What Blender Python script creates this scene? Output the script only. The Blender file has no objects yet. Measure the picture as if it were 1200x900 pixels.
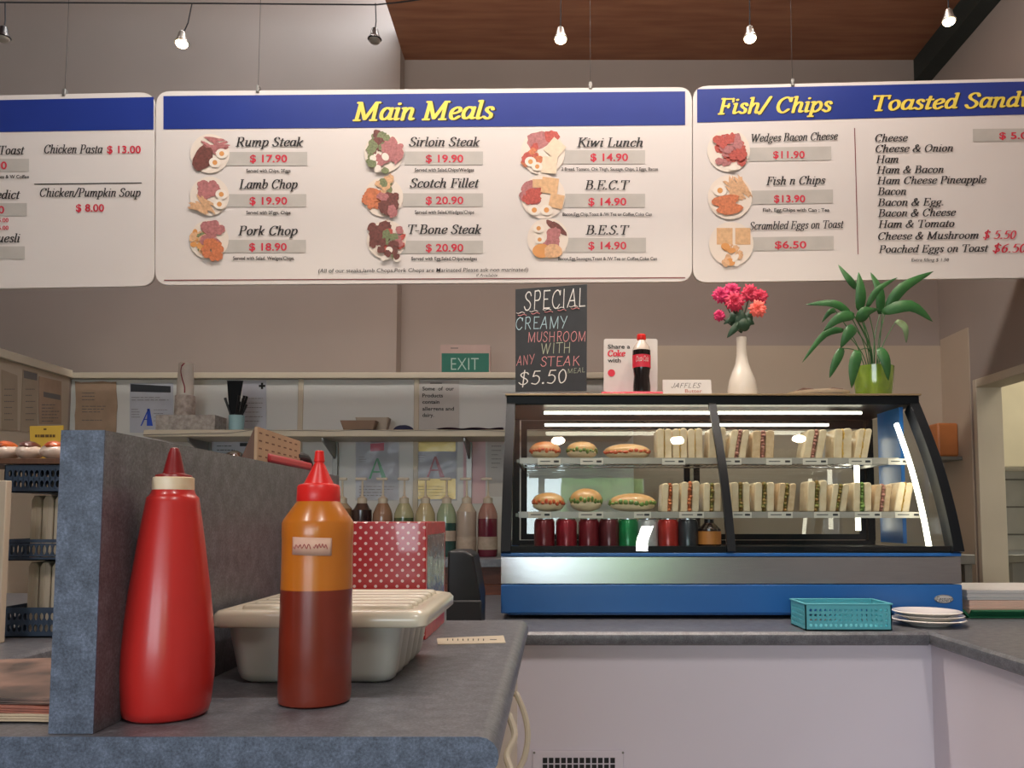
import bpy, bmesh, math, random
from mathutils import Vector, Matrix
R = random.Random(7)
PI = math.pi
C = bpy.context.scene.collection
SC = bpy.context.scene

# ------------------------------------------------------------------ camera
F, CX, CY, PITCH, EYE = 950.0, 650.0, 541.0, math.radians(4.0), 1.24
cam_d = bpy.data.cameras.new('camera')
cam = bpy.data.objects.new('camera', cam_d); C.objects.link(cam)
cam.location = (0, 0, EYE); cam.rotation_euler = (PI/2 + PITCH, 0, 0)
cam_d.sensor_width = 36.0; cam_d.lens = F/1200*36
cam_d.shift_x = (600-CX)/1200; cam_d.shift_y = (CY-450)/1200
cam_d.clip_start = 0.02
SC.camera = cam
cp, sp = math.cos(PITCH), math.sin(PITCH)

# ------------------------------------------------------------------ world, light, exposure
def lin(h):
    h = h.lstrip('#'); o = []
    for i in (0, 2, 4):
        c = int(h[i:i+2], 16)/255
        o.append(c/12.92 if c <= .04045 else ((c+.055)/1.055)**2.4)
    return (*o, 1)
W = bpy.data.worlds.new('world'); SC.world = W; W.use_nodes = True
bgn = W.node_tree.nodes['Background']
bgn.inputs[0].default_value = (.84, .92, 1.0, 1); bgn.inputs[1].default_value = 8.5
SC.view_settings.view_transform = 'Standard'; SC.view_settings.look = 'None'
SC.view_settings.exposure = 0.2; SC.view_settings.gamma = 1.0
SC.view_settings.use_curve_mapping = False
def lamp(name, kind, loc, energy, col, **kw):
    l = bpy.data.lights.new(name, kind); l.energy = energy; l.color = col
    rot = kw.pop('rot', (0, 0, 0)); par = kw.pop('parent', None)
    for k, v in kw.items():
        if k == 'portal': l.cycles.is_portal = v
        else: setattr(l, k, v)
    o = bpy.data.objects.new(name, l); C.objects.link(o)
    o.location = loc; o.rotation_euler = rot
    if par: o.parent = par
    return o
# daylight through the shop front behind the camera
lamp('daylight', 'AREA', (-.6, -3.1, 1.465), 1, (1, 1, 1), rot=(PI/2, 0, 0), shape='RECTANGLE', size=3.3, size_y=1.02, portal=True)
# soft ceiling light of the dining room; servery and kitchen lamps are added fill
for lx in (-1.35, .7): lamp('dining_room_light', 'AREA', (lx, -1.0, 3.55), 30, (1, .94, .885), shape='RECTANGLE', size=.09, size_y=.9)
lamp('servery_fill', 'AREA', (-.1, 2.35, 3.6), 50, (1, .94, .885), shape='RECTANGLE', size=2.8, size_y=.06)  # added unseen lamp, brightens the boards and upper walls
lamp('ceiling_fill', 'AREA', (-.1, 2.2, 3.0), 48, (1, .94, .885), rot=(PI, 0, 0), shape='RECTANGLE', size=2.8, size_y=.12)  # added upward lamp that lifts the plywood ceiling
lamp('kitchen_fill', 'AREA', (3.0, 3.6, 2.6), 15, (1, .93, .78), shape='RECTANGLE', size=.9, size_y=.5)  # added lamp filling the room beyond the doorway

# ------------------------------------------------------------------ projection helpers (a pixel at a given depth / height / side)
def ray(px, py):
    u = (px-CX)/F; v = -(py-CY)/F
    return Vector((u, cp - v*sp, sp + v*cp))
def at(px, py, Y):
    d = ray(px, py); t = Y/d.y
    return Vector((t*d.x, Y, EYE + t*d.z))
def atz(px, py, Z):
    d = ray(px, py); t = (Z-EYE)/d.z
    return Vector((t*d.x, t*d.y, Z))
def atx(px, py, X):
    d = ray(px, py); t = X/d.x
    return Vector((X, t*d.y, EYE + t*d.z))

# ------------------------------------------------------------------ materials
MATS = {}
def mat(name, col, rough=.5, metal=0, var=.06, scale=14, bump=0, coat=0, emit=None, estr=0, col2=None, sss=0, spec=.5, detail=3, stretch=None):
    if name in MATS: return MATS[name]
    m = bpy.data.materials.new(name); m.use_nodes = True
    nt = m.node_tree; b = nt.nodes['Principled BSDF']
    b.inputs['Roughness'].default_value = rough; b.inputs['Metallic'].default_value = metal
    b.inputs['Coat Weight'].default_value = coat; b.inputs['Coat Roughness'].default_value = .12
    b.inputs['Specular IOR Level'].default_value = spec
    c = lin(col)
    if sss:
        b.inputs['Subsurface Weight'].default_value = sss; b.inputs['Subsurface Scale'].default_value = .01
    tc = nt.nodes.new('ShaderNodeTexCoord'); nz = nt.nodes.new('ShaderNodeTexNoise')
    nz.inputs['Scale'].default_value = scale; nz.inputs['Detail'].default_value = detail
    if stretch:
        mp = nt.nodes.new('ShaderNodeMapping'); mp.inputs['Scale'].default_value = stretch
        nt.links.new(tc.outputs['Object'], mp.inputs[0]); nt.links.new(mp.outputs[0], nz.inputs['Vector'])
    else:
        nt.links.new(tc.outputs['Object'], nz.inputs['Vector'])
    rp = nt.nodes.new('ShaderNodeValToRGB')
    c2 = lin(col2) if col2 else tuple(min(1, x*(1+var)) for x in c[:3])+(1,)
    c1 = c if col2 else tuple(x*(1-var) for x in c[:3])+(1,)
    rp.color_ramp.elements[0].position = .3; rp.color_ramp.elements[1].position = .7
    rp.color_ramp.elements[0].color = c1; rp.color_ramp.elements[1].color = c2
    nt.links.new(nz.outputs['Fac'], rp.inputs[0]); nt.links.new(rp.outputs[0], b.inputs['Base Color'])
    if bump:
        bn = nt.nodes.new('ShaderNodeBump'); bn.inputs['Strength'].default_value = bump; bn.inputs['Distance'].default_value = .004
        nt.links.new(nz.outputs['Fac'], bn.inputs['Height']); nt.links.new(bn.outputs[0], b.inputs['Normal'])
    if emit:
        b.inputs['Emission Color'].default_value = lin(emit); b.inputs['Emission Strength'].default_value = estr
    MATS[name] = m
    return m
def speckle(name, cols, scale=260, rough=.42):
    m = bpy.data.materials.new(name); m.use_nodes = True; nt = m.node_tree; b = nt.nodes['Principled BSDF']
    b.inputs['Roughness'].default_value = rough
    tc = nt.nodes.new('ShaderNodeTexCoord')
    n1 = nt.nodes.new('ShaderNodeTexNoise'); n1.inputs['Scale'].default_value = scale; n1.inputs['Detail'].default_value = 4; n1.inputs['Roughness'].default_value = .75
    n2 = nt.nodes.new('ShaderNodeTexNoise'); n2.inputs['Scale'].default_value = scale*.18; n2.inputs['Detail'].default_value = 3
    mx = nt.nodes.new('ShaderNodeMix'); mx.data_type = 'FLOAT'; mx.inputs[0].default_value = .35
    rp = nt.nodes.new('ShaderNodeValToRGB')
    for n in (n1, n2): nt.links.new(tc.outputs['Object'], n.inputs['Vector'])
    nt.links.new(n1.outputs['Fac'], mx.inputs[2]); nt.links.new(n2.outputs['Fac'], mx.inputs[3]); nt.links.new(mx.outputs[0], rp.inputs[0])
    e = rp.color_ramp.elements
    e[0].position = .36; e[0].color = lin(cols[0]); e[1].position = .66; e[1].color = lin(cols[2])
    k = e.new(.5); k.color = lin(cols[1])
    nt.links.new(rp.outputs[0], b.inputs['Base Color'])
    return m
def glassmat(name, tint='#F4FAF8', refl=1.0):
    m = bpy.data.materials.new(name); m.use_nodes = True; nt = m.node_tree
    nt.nodes.remove(nt.nodes['Principled BSDF']); out = nt.nodes['Material Output']
    tr = nt.nodes.new('ShaderNodeBsdfTransparent'); tr.inputs[0].default_value = lin(tint)
    gl = nt.nodes.new('ShaderNodeBsdfGlossy'); gl.inputs['Roughness'].default_value = .01
    lw = nt.nodes.new('ShaderNodeFresnel'); lw.inputs['IOR'].default_value = 1.5
    geo = nt.nodes.new('ShaderNodeNewGeometry')
    mu = nt.nodes.new('ShaderNodeMath'); mu.operation = 'MULTIPLY'; mu.inputs[1].default_value = refl
    inv = nt.nodes.new('ShaderNodeMath'); inv.operation = 'SUBTRACT'; inv.inputs[0].default_value = 1
    nt.links.new(geo.outputs['Backfacing'], inv.inputs[1])
    m2 = nt.nodes.new('ShaderNodeMath'); m2.operation = 'MULTIPLY'
    nt.links.new(lw.outputs[0], mu.inputs[0]); nt.links.new(mu.outputs[0], m2.inputs[0]); nt.links.new(inv.outputs[0], m2.inputs[1])
    mx = nt.nodes.new('ShaderNodeMixShader')
    nt.links.new(m2.outputs[0], mx.inputs[0]); nt.links.new(tr.outputs[0], mx.inputs[1]); nt.links.new(gl.outputs[0], mx.inputs[2])
    nt.links.new(mx.outputs[0], out.inputs['Surface'])
    return m
def film(name, col, alpha=.3):
    """clear plastic: mostly see-through with a soft sheen"""
    m = bpy.data.materials.new(name); m.use_nodes = True; nt = m.node_tree; b = nt.nodes['Principled BSDF']
    b.inputs['Base Color'].default_value = lin(col); b.inputs['Roughness'].default_value = .12; b.inputs['Alpha'].default_value = alpha
    return m

# ------------------------------------------------------------------ mesh builder
class MB:
    def __init__(s): s.v = []; s.f = []; s.m = []
    def add(s, vs, fs, m=0):
        n = len(s.v); s.v += [tuple(v) for v in vs]
        for f in fs: s.f.append(tuple(i+n for i in f)); s.m.append(m)
        return s
    def box(s, x0, x1, y0, y1, z0, z1, m=0):
        vs = [(x, y, z) for z in (z0, z1) for y in (y0, y1) for x in (x0, x1)]
        return s.add(vs, [(0, 2, 3, 1), (4, 5, 7, 6), (0, 1, 5, 4), (2, 6, 7, 3), (0, 4, 6, 2), (1, 3, 7, 5)], m)
    def ext(s, pts, vec, m=0):
        n = len(pts); vec = Vector(vec); pts = [Vector(p) for p in pts]
        vs = pts + [p+vec for p in pts]
        fs = [tuple(range(n)), tuple(range(2*n-1, n-1, -1))] + [(i, i+n, (i+1) % n+n, (i+1) % n) for i in range(n)]
        return s.add(vs, fs, m)
    def lathe(s, prof, c=(0, 0, 0), seg=32, m=0, sx=1, sy=1):
        vs = []; fs = []; n = len(prof)
        for r, z in prof:
            for k in range(seg):
                a = 2*PI*k/seg; vs.append((c[0]+r*sx*math.cos(a), c[1]+r*sy*math.sin(a), c[2]+z))
        for i in range(n-1):
            for k in range(seg):
                k2 = (k+1) % seg; fs.append((i*seg+k, i*seg+k2, (i+1)*seg+k2, (i+1)*seg+k))
        if prof[0][0] > 1e-5: fs.append(tuple(range(seg-1, -1, -1)))
        if prof[-1][0] > 1e-5: fs.append(tuple((n-1)*seg+k for k in range(seg)))
        return s.add(vs, fs, m)
    def tube(s, path, r, seg=8, m=0, closed=False):
        P = [Vector(p) for p in path]; n = len(P); vs = []; fs = []
        rr = r if isinstance(r, (list, tuple)) else [r]*n
        up = Vector((.3, .5, .8)).normalized()
        for i in range(n):
            if closed: t = P[(i+1) % n]-P[i-1]
            else: t = P[min(i+1, n-1)]-P[max(i-1, 0)]
            t.normalize(); a = t.cross(up)
            if a.length < 1e-3: a = t.cross(Vector((1, 0, 0)))
            a.normalize(); b = t.cross(a).normalized(); up = a.cross(t)
            for k in range(seg):
                an = 2*PI*k/seg; vs.append(P[i] + (a*math.cos(an)+b*math.sin(an))*rr[i])
        for i in range(n if closed else n-1):
            j = (i+1) % n
            for k in range(seg):
                k2 = (k+1) % seg; fs.append((i*seg+k, i*seg+k2, j*seg+k2, j*seg+k))
        if not closed: fs += [tuple(range(seg-1, -1, -1)), tuple((n-1)*seg+k for k in range(seg))]
        return s.add(vs, fs, m)
    def ell(s, c, rx, ry, rz, nu=20, nv=12, m=0, wob=0, rnd=None, zmin=-1, zmax=1):
        vs = []; fs = []; a0 = math.asin(zmin); a1 = math.asin(zmax)
        for j in range(nv+1):
            th = a0+(a1-a0)*j/nv
            for i in range(nu):
                ph = 2*PI*i/nu; w = 1+(rnd.uniform(-wob, wob) if rnd else 0)
                vs.append((c[0]+rx*w*math.cos(th)*math.cos(ph), c[1]+ry*w*math.cos(th)*math.sin(ph), c[2]+rz*w*math.sin(th)))
        for j in range(nv):
            for i in range(nu):
                i2 = (i+1) % nu; fs.append((j*nu+i, j*nu+i2, (j+1)*nu+i2, (j+1)*nu+i))
        fs.append(tuple(range(nu-1, -1, -1))); fs.append(tuple(nv*nu+i for i in range(nu)))
        return s.add(vs, fs, m)
    def surf(s, f, nu, nv, m=0):
        vs = [f(i/nu, j/nv) for j in range(nv+1) for i in range(nu+1)]
        fs = [(j*(nu+1)+i, j*(nu+1)+i+1, (j+1)*(nu+1)+i+1, (j+1)*(nu+1)+i) for j in range(nv) for i in range(nu)]
        return s.add(vs, fs, m)
    def xf(s, M):
        s.v = [tuple(M @ Vector(v)) for v in s.v]; return s
    def build(s, name, ms, parent=None, smooth=35, bevel=0, world=True, seg=2, solid=0):
        me = bpy.data.meshes.new(name)
        off = Vector((0, 0, 0))
        if parent is not None and world:
            p = parent
            while p: off += p.location; p = p.parent
        me.from_pydata([tuple(Vector(v)-off) for v in s.v], [], s.f)
        for m in (ms if isinstance(ms, (list, tuple)) else [ms]): me.materials.append(m)
        me.polygons.foreach_set('material_index', s.m)
        bm = bmesh.new(); bm.from_mesh(me); bmesh.ops.recalc_face_normals(bm, faces=bm.faces); bm.to_mesh(me); bm.free()
        if smooth:
            me.shade_smooth(); me.set_sharp_from_angle(angle=math.radians(smooth))
        o = bpy.data.objects.new(name, me); C.objects.link(o)
        if parent is not None: o.parent = parent
        if solid:
            md = o.modifiers.new('solid', 'SOLIDIFY'); md.thickness = solid; md.offset = 0
        if bevel:
            md = o.modifiers.new('bevel', 'BEVEL'); md.width = bevel; md.segments = seg; md.limit_method = 'ANGLE'; md.angle_limit = math.radians(40)
        return o
def tag(o, label, cat, group=None):
    o['label'] = label; o['category'] = cat
    if group: o['group'] = group
    return o
def thing(name, label, cat, loc=(0, 0, 0), group=None, rz=0):
    o = bpy.data.objects.new(name, None); C.objects.link(o); o.location = loc; o.rotation_euler = (0, 0, rz)
    o.empty_display_size = .02
    return tag(o, label, cat, group)
def struct(o): o['kind'] = 'structure'; return o
def copy_tree(o, parent=None):
    c = o.copy(); C.objects.link(c)
    if parent: c.parent = parent
    for ch in list(o.children): copy_tree(ch, c)
    return c

# ------------------------------------------------------------------ lettering
def hull(pts):
    pts = sorted(set((round(x, 4), round(y, 4)) for x, y in pts))
    if len(pts) < 3: return pts
    def half(p):
        h = []
        for q in p:
            while len(h) > 1 and (h[-1][0]-h[-2][0])*(q[1]-h[-2][1])-(h[-1][1]-h[-2][1])*(q[0]-h[-2][0]) <= 0: h.pop()
            h.append(q)
        return h
    a = half(pts); b = half(pts[::-1]); return a[:-1]+b[:-1]
def smooth_pts(p, n=4, closed=False):
    out = []; L = len(p); rng = L if closed else L-1
    for i in range(rng):
        if closed: p0, p1, p2, p3 = p[i-1], p[i], p[(i+1) % L], p[(i+2) % L]
        else: p0, p1, p2, p3 = p[max(i-1, 0)], p[i], p[i+1], p[min(i+2, L-1)]
        for k in range(n):
            t = k/n
            out.append(tuple(.5*(2*p1[d]+(p2[d]-p0[d])*t+(2*p0[d]-5*p1[d]+4*p2[d]-p3[d])*t*t+(3*p1[d]-p0[d]-3*p2[d]+p3[d])*t**3) for d in range(len(p1))))
    out.append(p[0] if closed else p[-1])
    return out
GL = {  # width ; strokes: l = straight, c = curved, s = serif tick
'a': '46;c36,38 28,45 16,44 8,30 8,14 14,3 24,4 33,14 37,30;l38,45 36,12;c36,12 37,3 44,4',
'b': '46;l12,70 10,10;c10,12 16,2 26,2 38,14 40,32 32,45 22,43 12,30;s4,69 13,70',
'c': '40;c36,36 32,44 22,45 11,34 8,18 14,4 24,1 36,10',
'd': '48;l39,70 36,12;c36,12 37,3 44,4;c37,34 30,44 18,44 9,30 8,14 14,3 24,4 34,14;s31,69 39,70',
'e': '42;c9,22 24,24 36,32 34,43 24,45 12,36 8,20 13,4 24,1 36,10',
'f': '30;c40,64 34,70 27,66 23,50 20,20 16,-8;s10,44 34,44',
'g': '44;c30,44 14,40 10,26 18,17 30,20 36,34 30,44;c18,17 12,10 18,4 34,0 34,-12 20,-18 6,-14 8,-5 18,2;s35,42 44,44',
'h': '48;l12,70 10,0;c10,24 20,42 32,44 36,34 34,8 38,1 44,4;s4,69 13,70',
'i': '23;l12,45 10,10;c10,10 12,1 19,4;s4,44 13,45;l13,61 13,63',
'k': '46;l12,70 10,0;l12,22 24,28 38,44;l20,26 32,2 42,2;s4,69 13,70',
'l': '23;l12,70 10,10;c10,10 12,1 19,4;s4,69 13,70',
'm': '70;l10,45 10,0;c10,22 20,42 30,44 33,36 32,0;c33,22 44,42 54,44 58,34 56,8 60,1 66,4;s3,44 11,45',
'n': '48;l12,45 10,0;c10,24 20,42 32,44 36,34 34,8 38,1 44,4;s4,44 13,45',
'o': '45;c22,45 10,36 8,20 14,4 24,1 36,12 38,28 32,42 22,45',
'p': '46;l12,45 8,-20;c10,12 16,2 26,2 38,14 40,32 32,45 22,43 12,30;s3,44 12,45;s0,-20 18,-20',
'r': '35;l12,45 10,0;c11,24 18,38 26,45 33,42;s3,44 12,45',
's': '36;c31,36 26,44 16,44 11,35 18,26 28,18 28,6 18,1 6,8',
't': '28;l16,58 12,12;c12,12 14,1 24,5;s5,44 27,44',
'u': '48;l12,45 10,14;c10,16 14,2 24,4 34,20;l37,45 35,10;c35,10 38,1 44,4;s4,44 13,45',
'w': '66;l9,45 15,4;l15,2 33,42;l35,44 39,4;l39,2 59,44;s3,44 12,45',
'y': '44;l10,44 22,4;c38,45 26,4 14,-16 4,-18;s4,44 13,45',
'A': '62;l4,0 36,68;l36,68 50,0;l16,24 46,24;s-2,0 12,0;s42,0 58,0',
'B': '58;l14,68 14,0;c14,67 36,68 44,54 36,38 14,36;c14,36 40,36 50,20 40,2 14,1;s4,68 16,68;s4,0 16,0',
'C': '60;c52,50 46,64 32,68 14,54 8,28 18,6 34,0 50,14;l53,66 52,50',
'E': '56;l14,68 14,0;l14,67 48,67;l14,35 36,35;l14,1 48,1;s6,68 16,68;s48,68 50,54;s6,0 16,0;s48,0 52,16;s36,44 36,28',
'F': '52;l14,68 14,0;l14,67 48,67;l14,35 36,35;s6,68 16,68;s48,68 50,54;s6,0 24,0;s36,44 36,28',
'H': '70;l14,68 14,0;l54,68 54,0;l14,35 54,35;s5,68 24,68;s45,68 63,68;s5,0 24,0;s45,0 63,0',
'I': '32;l16,68 16,0;s6,68 26,68;s6,0 26,0',
'J': '40;c30,68 30,20 22,2 8,4 6,14',
'K': '60;l14,68 14,0;l14,30 50,68;l26,40 54,0;s5,68 24,68;s5,0 24,0;s42,68 58,68;s46,0 62,0',
'L': '54;l14,68 14,0;l14,1 46,1;s5,68 24,68;s5,0 16,0;s46,0 50,18',
'M': '82;l14,68 12,0;l14,68 38,4;l38,4 66,68;l66,68 66,0;s5,68 16,68;s4,0 22,0;s57,0 76,0;s64,68 76,68',
'N': '64;l12,0 12,68;l12,68 48,0;l48,0 48,68',
'O': '66;c34,68 14,54 8,28 18,4 34,0 52,14 58,40 48,62 34,68',
'P': '54;l14,68 14,0;c14,67 38,68 46,52 38,34 14,32;s5,68 16,68;s5,0 24,0',
'R': '60;l14,68 14,0;c14,67 38,68 46,52 38,36 14,34;l28,34 50,1;s5,68 16,68;s5,0 24,0;s46,0 58,0',
'S': '48;c42,54 36,66 22,68 10,56 16,42 34,30 40,16 30,2 14,1 4,14',
'T': '58;l30,68 30,0;l4,67 56,67;s4,54 5,68;s55,68 56,54;s20,0 40,0',
'U': '58;c10,68 10,20 22,2 38,8 46,30 48,68',
'W': '86;l8,68 24,0;l24,0 44,66;l44,66 56,0;l56,0 78,68;s0,68 16,68;s70,68 86,68',
'Y': '54;l4,68 26,34;l50,68 20,0',
'&': '66;c60,2 42,14 24,40 20,58 30,68 38,58 32,46 14,32 6,16 14,2 28,0 46,14 56,38',
'0': '46;c22,67 10,52 8,30 14,6 22,1 34,12 38,36 32,60 22,67',
'5': '46;l40,66 18,66;l18,66 12,40;c12,40 26,44 38,34 38,16 26,2 8,6',
'6': '46;c38,66 18,52 9,26 16,4 28,2 38,16 34,34 22,38 11,26',
'$': '50;c42,54 36,62 22,63 10,54 16,42 34,30 40,18 30,6 14,5 4,14;l25,74 21,-8',
'-': '28;l4,24 22,24', '.': '22;l9,2 13,2;l9,6 13,6', ',': '22;c11,5 12,-4 6,-12', "'": '16;l9,68 8,56',
'/': '32;l2,-4 30,72', ' ': '26'}
def glyph_text(s, rx, ry, ticks=True, jit=0, n=4):
    vs = []; fs = []; x = 0
    for ch in s:
        parts = GL[ch].split(';'); w = float(parts[0])
        jx, jy = R.uniform(-jit, jit), R.uniform(-jit, jit)
        for st in parts[1:]:
            if st[0] == 's' and not ticks: continue
            p = [tuple(map(float, q.split(','))) for q in st[1:].split()]
            if st[0] == 'c': p = smooth_pts(p, n)
            k = .7 if st[0] == 's' else 1
            for a, b in zip(p, p[1:]):
                pts = [(q[0]+x+jx+rx*k*math.cos(t), q[1]+jy+ry*math.sin(t)) for q in (a, b) for t in [2*PI*i/8+.39 for i in range(8)]]
                h = hull(pts)
                if len(h) < 3: continue
                fs.append(tuple(range(len(vs), len(vs)+len(h)))); vs += h
        x += w
    return vs, fs, 68.0
_sc = {}
def sans_text(s, bold=0.0):
    if (s, bold) in _sc: return _sc[(s, bold)]
    cu = bpy.data.curves.new('t', 'FONT'); cu.body = s; cu.size = 1; cu.offset = bold; cu.resolution_u = 3
    o = bpy.data.objects.new('t', cu); C.objects.link(o)
    bpy.context.view_layer.update()
    me = bpy.data.meshes.new_from_object(o.evaluated_get(bpy.context.evaluated_depsgraph_get()))
    vs = [(v.co.x, v.co.y) for v in me.vertices]; fs = [tuple(p.vertices) for p in me.polygons]
    bpy.data.objects.remove(o); bpy.data.curves.remove(cu); bpy.data.meshes.remove(me)
    _sc[(s, bold)] = (vs, fs, .729)
    return _sc[(s, bold)]
def write(mb, s, x0, x1, b0, cap, fn, b1=None, style='serif', m=0, shear=None, w=1.0):
    """letters from pixel x0 to x1, baseline b0 (to b1), capital height cap; fn maps a pixel to the surface"""
    if style == 'serif': vs, fs, H = glyph_text(s, 6.0*w, 2.5*w); sh = .2
    elif style == 'head': vs, fs, H = glyph_text(s, 6.6*w, 4.0*w); sh = .2
    elif style == 'chalk': vs, fs, H = glyph_text(s, 2.4*w, 2.4*w, False, 2.0); sh = .06
    else: vs, fs, H = sans_text(s, .018*w); sh = 0
    if shear is not None: sh = shear
    if not vs: return
    k = cap/H
    q = [(x+y*sh*(1 if style != 'sans' else 1), y) for x, y in vs]
    xa = min(v[0] for v in q); xb = max(v[0] for v in q); b1 = b0 if b1 is None else b1
    out = []
    for x, y in q:
        t = (x-xa)/(xb-xa); out.append(Vector(fn(x0+t*(x1-x0), b0+(b1-b0)*t-y*k)))
    for i, f in enumerate(fs):      # successive strokes lie a hair above each other, like paint
        for j in (f if style != 'sans' else ()): out[j].y -= (i % 40)*8e-6
    mb.add(out, fs, m)
def quad(mb, pts, fn, m=0): mb.add([fn(*p) for p in pts], [tuple(range(len(pts)))], m)
def lines(mb, x0, x1, y0, y1, n, fn, m=0, h=.9, rnd=R):
    """unreadable small print: broken dark dashes"""
    for i in range(n):
        y = y0+(y1-y0)*(i+.5)/n; x = x0; end = x1-rnd.random()*(x1-x0)*.4
        while x < end:
            l = rnd.uniform(.06, .22)*(x1-x0); xe = min(x+l, end)
            quad(mb, [(x, y), (xe, y), (xe, y+h), (x, y+h)], fn, m); x = xe+(x1-x0)*.03

# ------------------------------------------------------------------ palette
laminate = speckle('daylit_laminate', ('#353D4B', '#505B6D', '#717D94'), 420)  # bluer copy of the worktop, cool daylight tint put into the colour
laminate2 = speckle('speckled_worktop', ('#45454A', '#5E5F64', '#7A7C82'), 320, .36)
M = dict(
 wall=mat('taupe_paint', '#9E928A', .85, var=.04, scale=2),
 ceil=mat('plywood', '#96664A', .6, col2='#7E4F38', scale=3, stretch=(1, 8, 1), detail=6),
 white=mat('white_melamine', '#D4D4D0', .4, var=.03, scale=3),
 cream=mat('cream_paint', '#B9A995', .6, var=.04, scale=3),
 creamw=mat('cream_trim', '#C9BEAA', .5, var=.04, scale=5),
 panel=mat('pale_counter_panel', '#DAD3DC', .35, var=.03, scale=2),
 floor=mat('floor_vinyl', '#6E6258', .5, var=.1, scale=6),
 black=mat('black_plastic', '#15161A', .35, var=.1),
 blackm=mat('black_frame', '#101418', .4, spec=.18, var=.1),
 rubber=mat('dark_rubber', '#1E1E20', .6),
 blue=mat('blue_enamel', '#2A6AB2', .3, var=.05, scale=4),
 dblue=mat('dark_blue_plastic', '#2C3C50', .45),
 navy=mat('navy_cloth', '#262B4A', .8),
 steel=mat('brushed_steel', '#B5B7BA', .22, metal=1, var=.06, scale=30, stretch=(.5, 1, 12)),
 steel2=mat('dull_steel', '#8E8D88', .4, metal=.8, var=.08),
 chrome=mat('chrome_wire', '#C8CACC', .18, metal=1, var=.03),
 gold=mat('brass_trim', '#A08A68', .35, metal=.5),
 wood=mat('stained_wood', '#7A4632', .5, col2='#5E3324', scale=8, stretch=(1, 1, 8)),
 bwood=mat('brown_board', '#6A4630', .55, col2='#543522', scale=8, stretch=(8, 1, 1)),
 sign=mat('sign_white', '#D3CCC6', .35, var=.015, scale=3),
 band=mat('sign_blue', '#1F3480', .35, var=.05, scale=5),
 ink=mat('black_ink', '#1A1716', .6), yellow=mat('yellow_ink', '#E0CA50', .5), red=mat('red_ink', '#C8253C', .5),
 grey=mat('grey_bar', '#B3AEA6', .5), maroon=mat('maroon_line', '#7A3A3C', .5),
 paper=mat('white_paper', '#C8C4C0', .8, var=.03), bpaper=mat('bluish_paper', '#B9BCC6', .7, var=.04), kraft=mat('aged_paper', '#A98F78', .8, var=.08, scale=20),
 tanp=mat('beige_paper', '#A4937F', .8, var=.05), greyink=mat('grey_ink', '#6E6864', .8), dkink=mat('charcoal_ink', '#2E3238', .7),
 tred=mat('red_plastic', '#BC2824', .32, coat=.2, sss=.05), dred=mat('dark_red_cap', '#7E1618', .35),
 ivory=mat('ivory_ring', '#D8B88A', .4, col2='#EFE3CC', scale=30),
 amber=mat('amber_plastic', '#C07020', .28, coat=.25, sss=.1, var=.04), sauce=mat('brown_sauce', '#742A1A', .28, coat=.25, var=.08, scale=30),
 rcap=mat('bright_red_cap', '#DA2420', .35), label=mat('pink_sticker', '#D9B49A', .6, col2='#C9988A', scale=40),
 tub=mat('grey_white_tub', '#B2B1AA', .3, var=.03), lid=mat('offwhite_lid', '#CBC3AF', .25, var=.03, coat=.2),
 green=mat('exit_green', '#1E6252', .4), chalkb=mat('chalkboard', '#22252A', .6, var=.2, scale=20),
 chalk=mat('white_chalk', '#D6D4D0', .9), chalkp=mat('pink_chalk', '#D08C8E', .9), chalkb2=mat('blue_chalk', '#A8C4CC', .9), chalkg=mat('grey_chalk', '#A8B098', .9),
 vase=mat('white_ceramic', '#CCC4B8', .25, coat=.4, var=.02), mag=mat('magenta_petals', '#C8205E', .6, var=.2, scale=60), pink=mat('crimson_petals', '#C02448', .6, var=.2, scale=60), coral=mat('coral_petals', '#E8665A', .6, var=.15, scale=60),
 leaf=mat('leaf_green', '#25562B', .4, col2='#376B36', scale=20), dleaf=mat('dark_leaf', '#22402A', .5), pleaf=mat('pale_leaf', '#7C9468', .5), pot=mat('lime_glass_pot', '#86A23C', .12, col2='#6A8632', scale=18, coat=.6),
 turq=mat('turquoise_plastic', '#5EB4C0', .4, var=.04), plate=mat('white_plate', '#E6DFD6', .2, coat=.4, var=.02),
 pinkp=mat('pink_paper', '#E2BCA8', .8), gtray=mat('green_tray', '#1C6040', .4), soap=mat('amber_box', '#B06A38', .4),
 tile=mat('kitchen_tile', '#A6A49A', .3, var=.05), cup=mat('cup_white', '#D4CCC2', .5),
)

# ================================================================== THE SETTING
BACK, LEFT, RIGHT, CEIL = 4.2, -2.28, 2.02, 3.7
def wallbox(name, *a, m=None, **k):
    return struct(MB().box(*a).build(name, m or M['wall'], **k))
wallbox('floor', -5.2, 5, -3.4, 6, -.1, 0, m=M['floor'])
xb = at(466, 300, 4.08).x
wallbox('ceiling', xb, 5, -3.4, 6, CEIL, CEIL+.1, m=M['ceil'])
wallbox('ceiling_left', -5.2, xb, -3.4, 6, 4.15, 4.25, m=M['ceil'])
wallbox('wall_back', -5.2, RIGHT, BACK, BACK+.15, 0, 4.15)
wallbox('wall_far_left', -5.2, -5.05, -3.3, BACK, 0, 4.15)
zh = at(1148, 448, 3.86).z
mb = MB(); mb.box(RIGHT, RIGHT+.1, -3.3, 2.75, 0, CEIL); mb.box(RIGHT, RIGHT+.1, 3.86, BACK+.15, 0, CEIL); mb.box(RIGHT, RIGHT+.1, 2.75, 3.86, zh, CEIL)
struct(mb.build('wall_right', M['wall']))
zp = at(300, 437, 3.78).z
wallbox('wall_bulkhead', -5.05, xb, 4.08, BACK-.001, zp-.3, 4.15)
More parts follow.
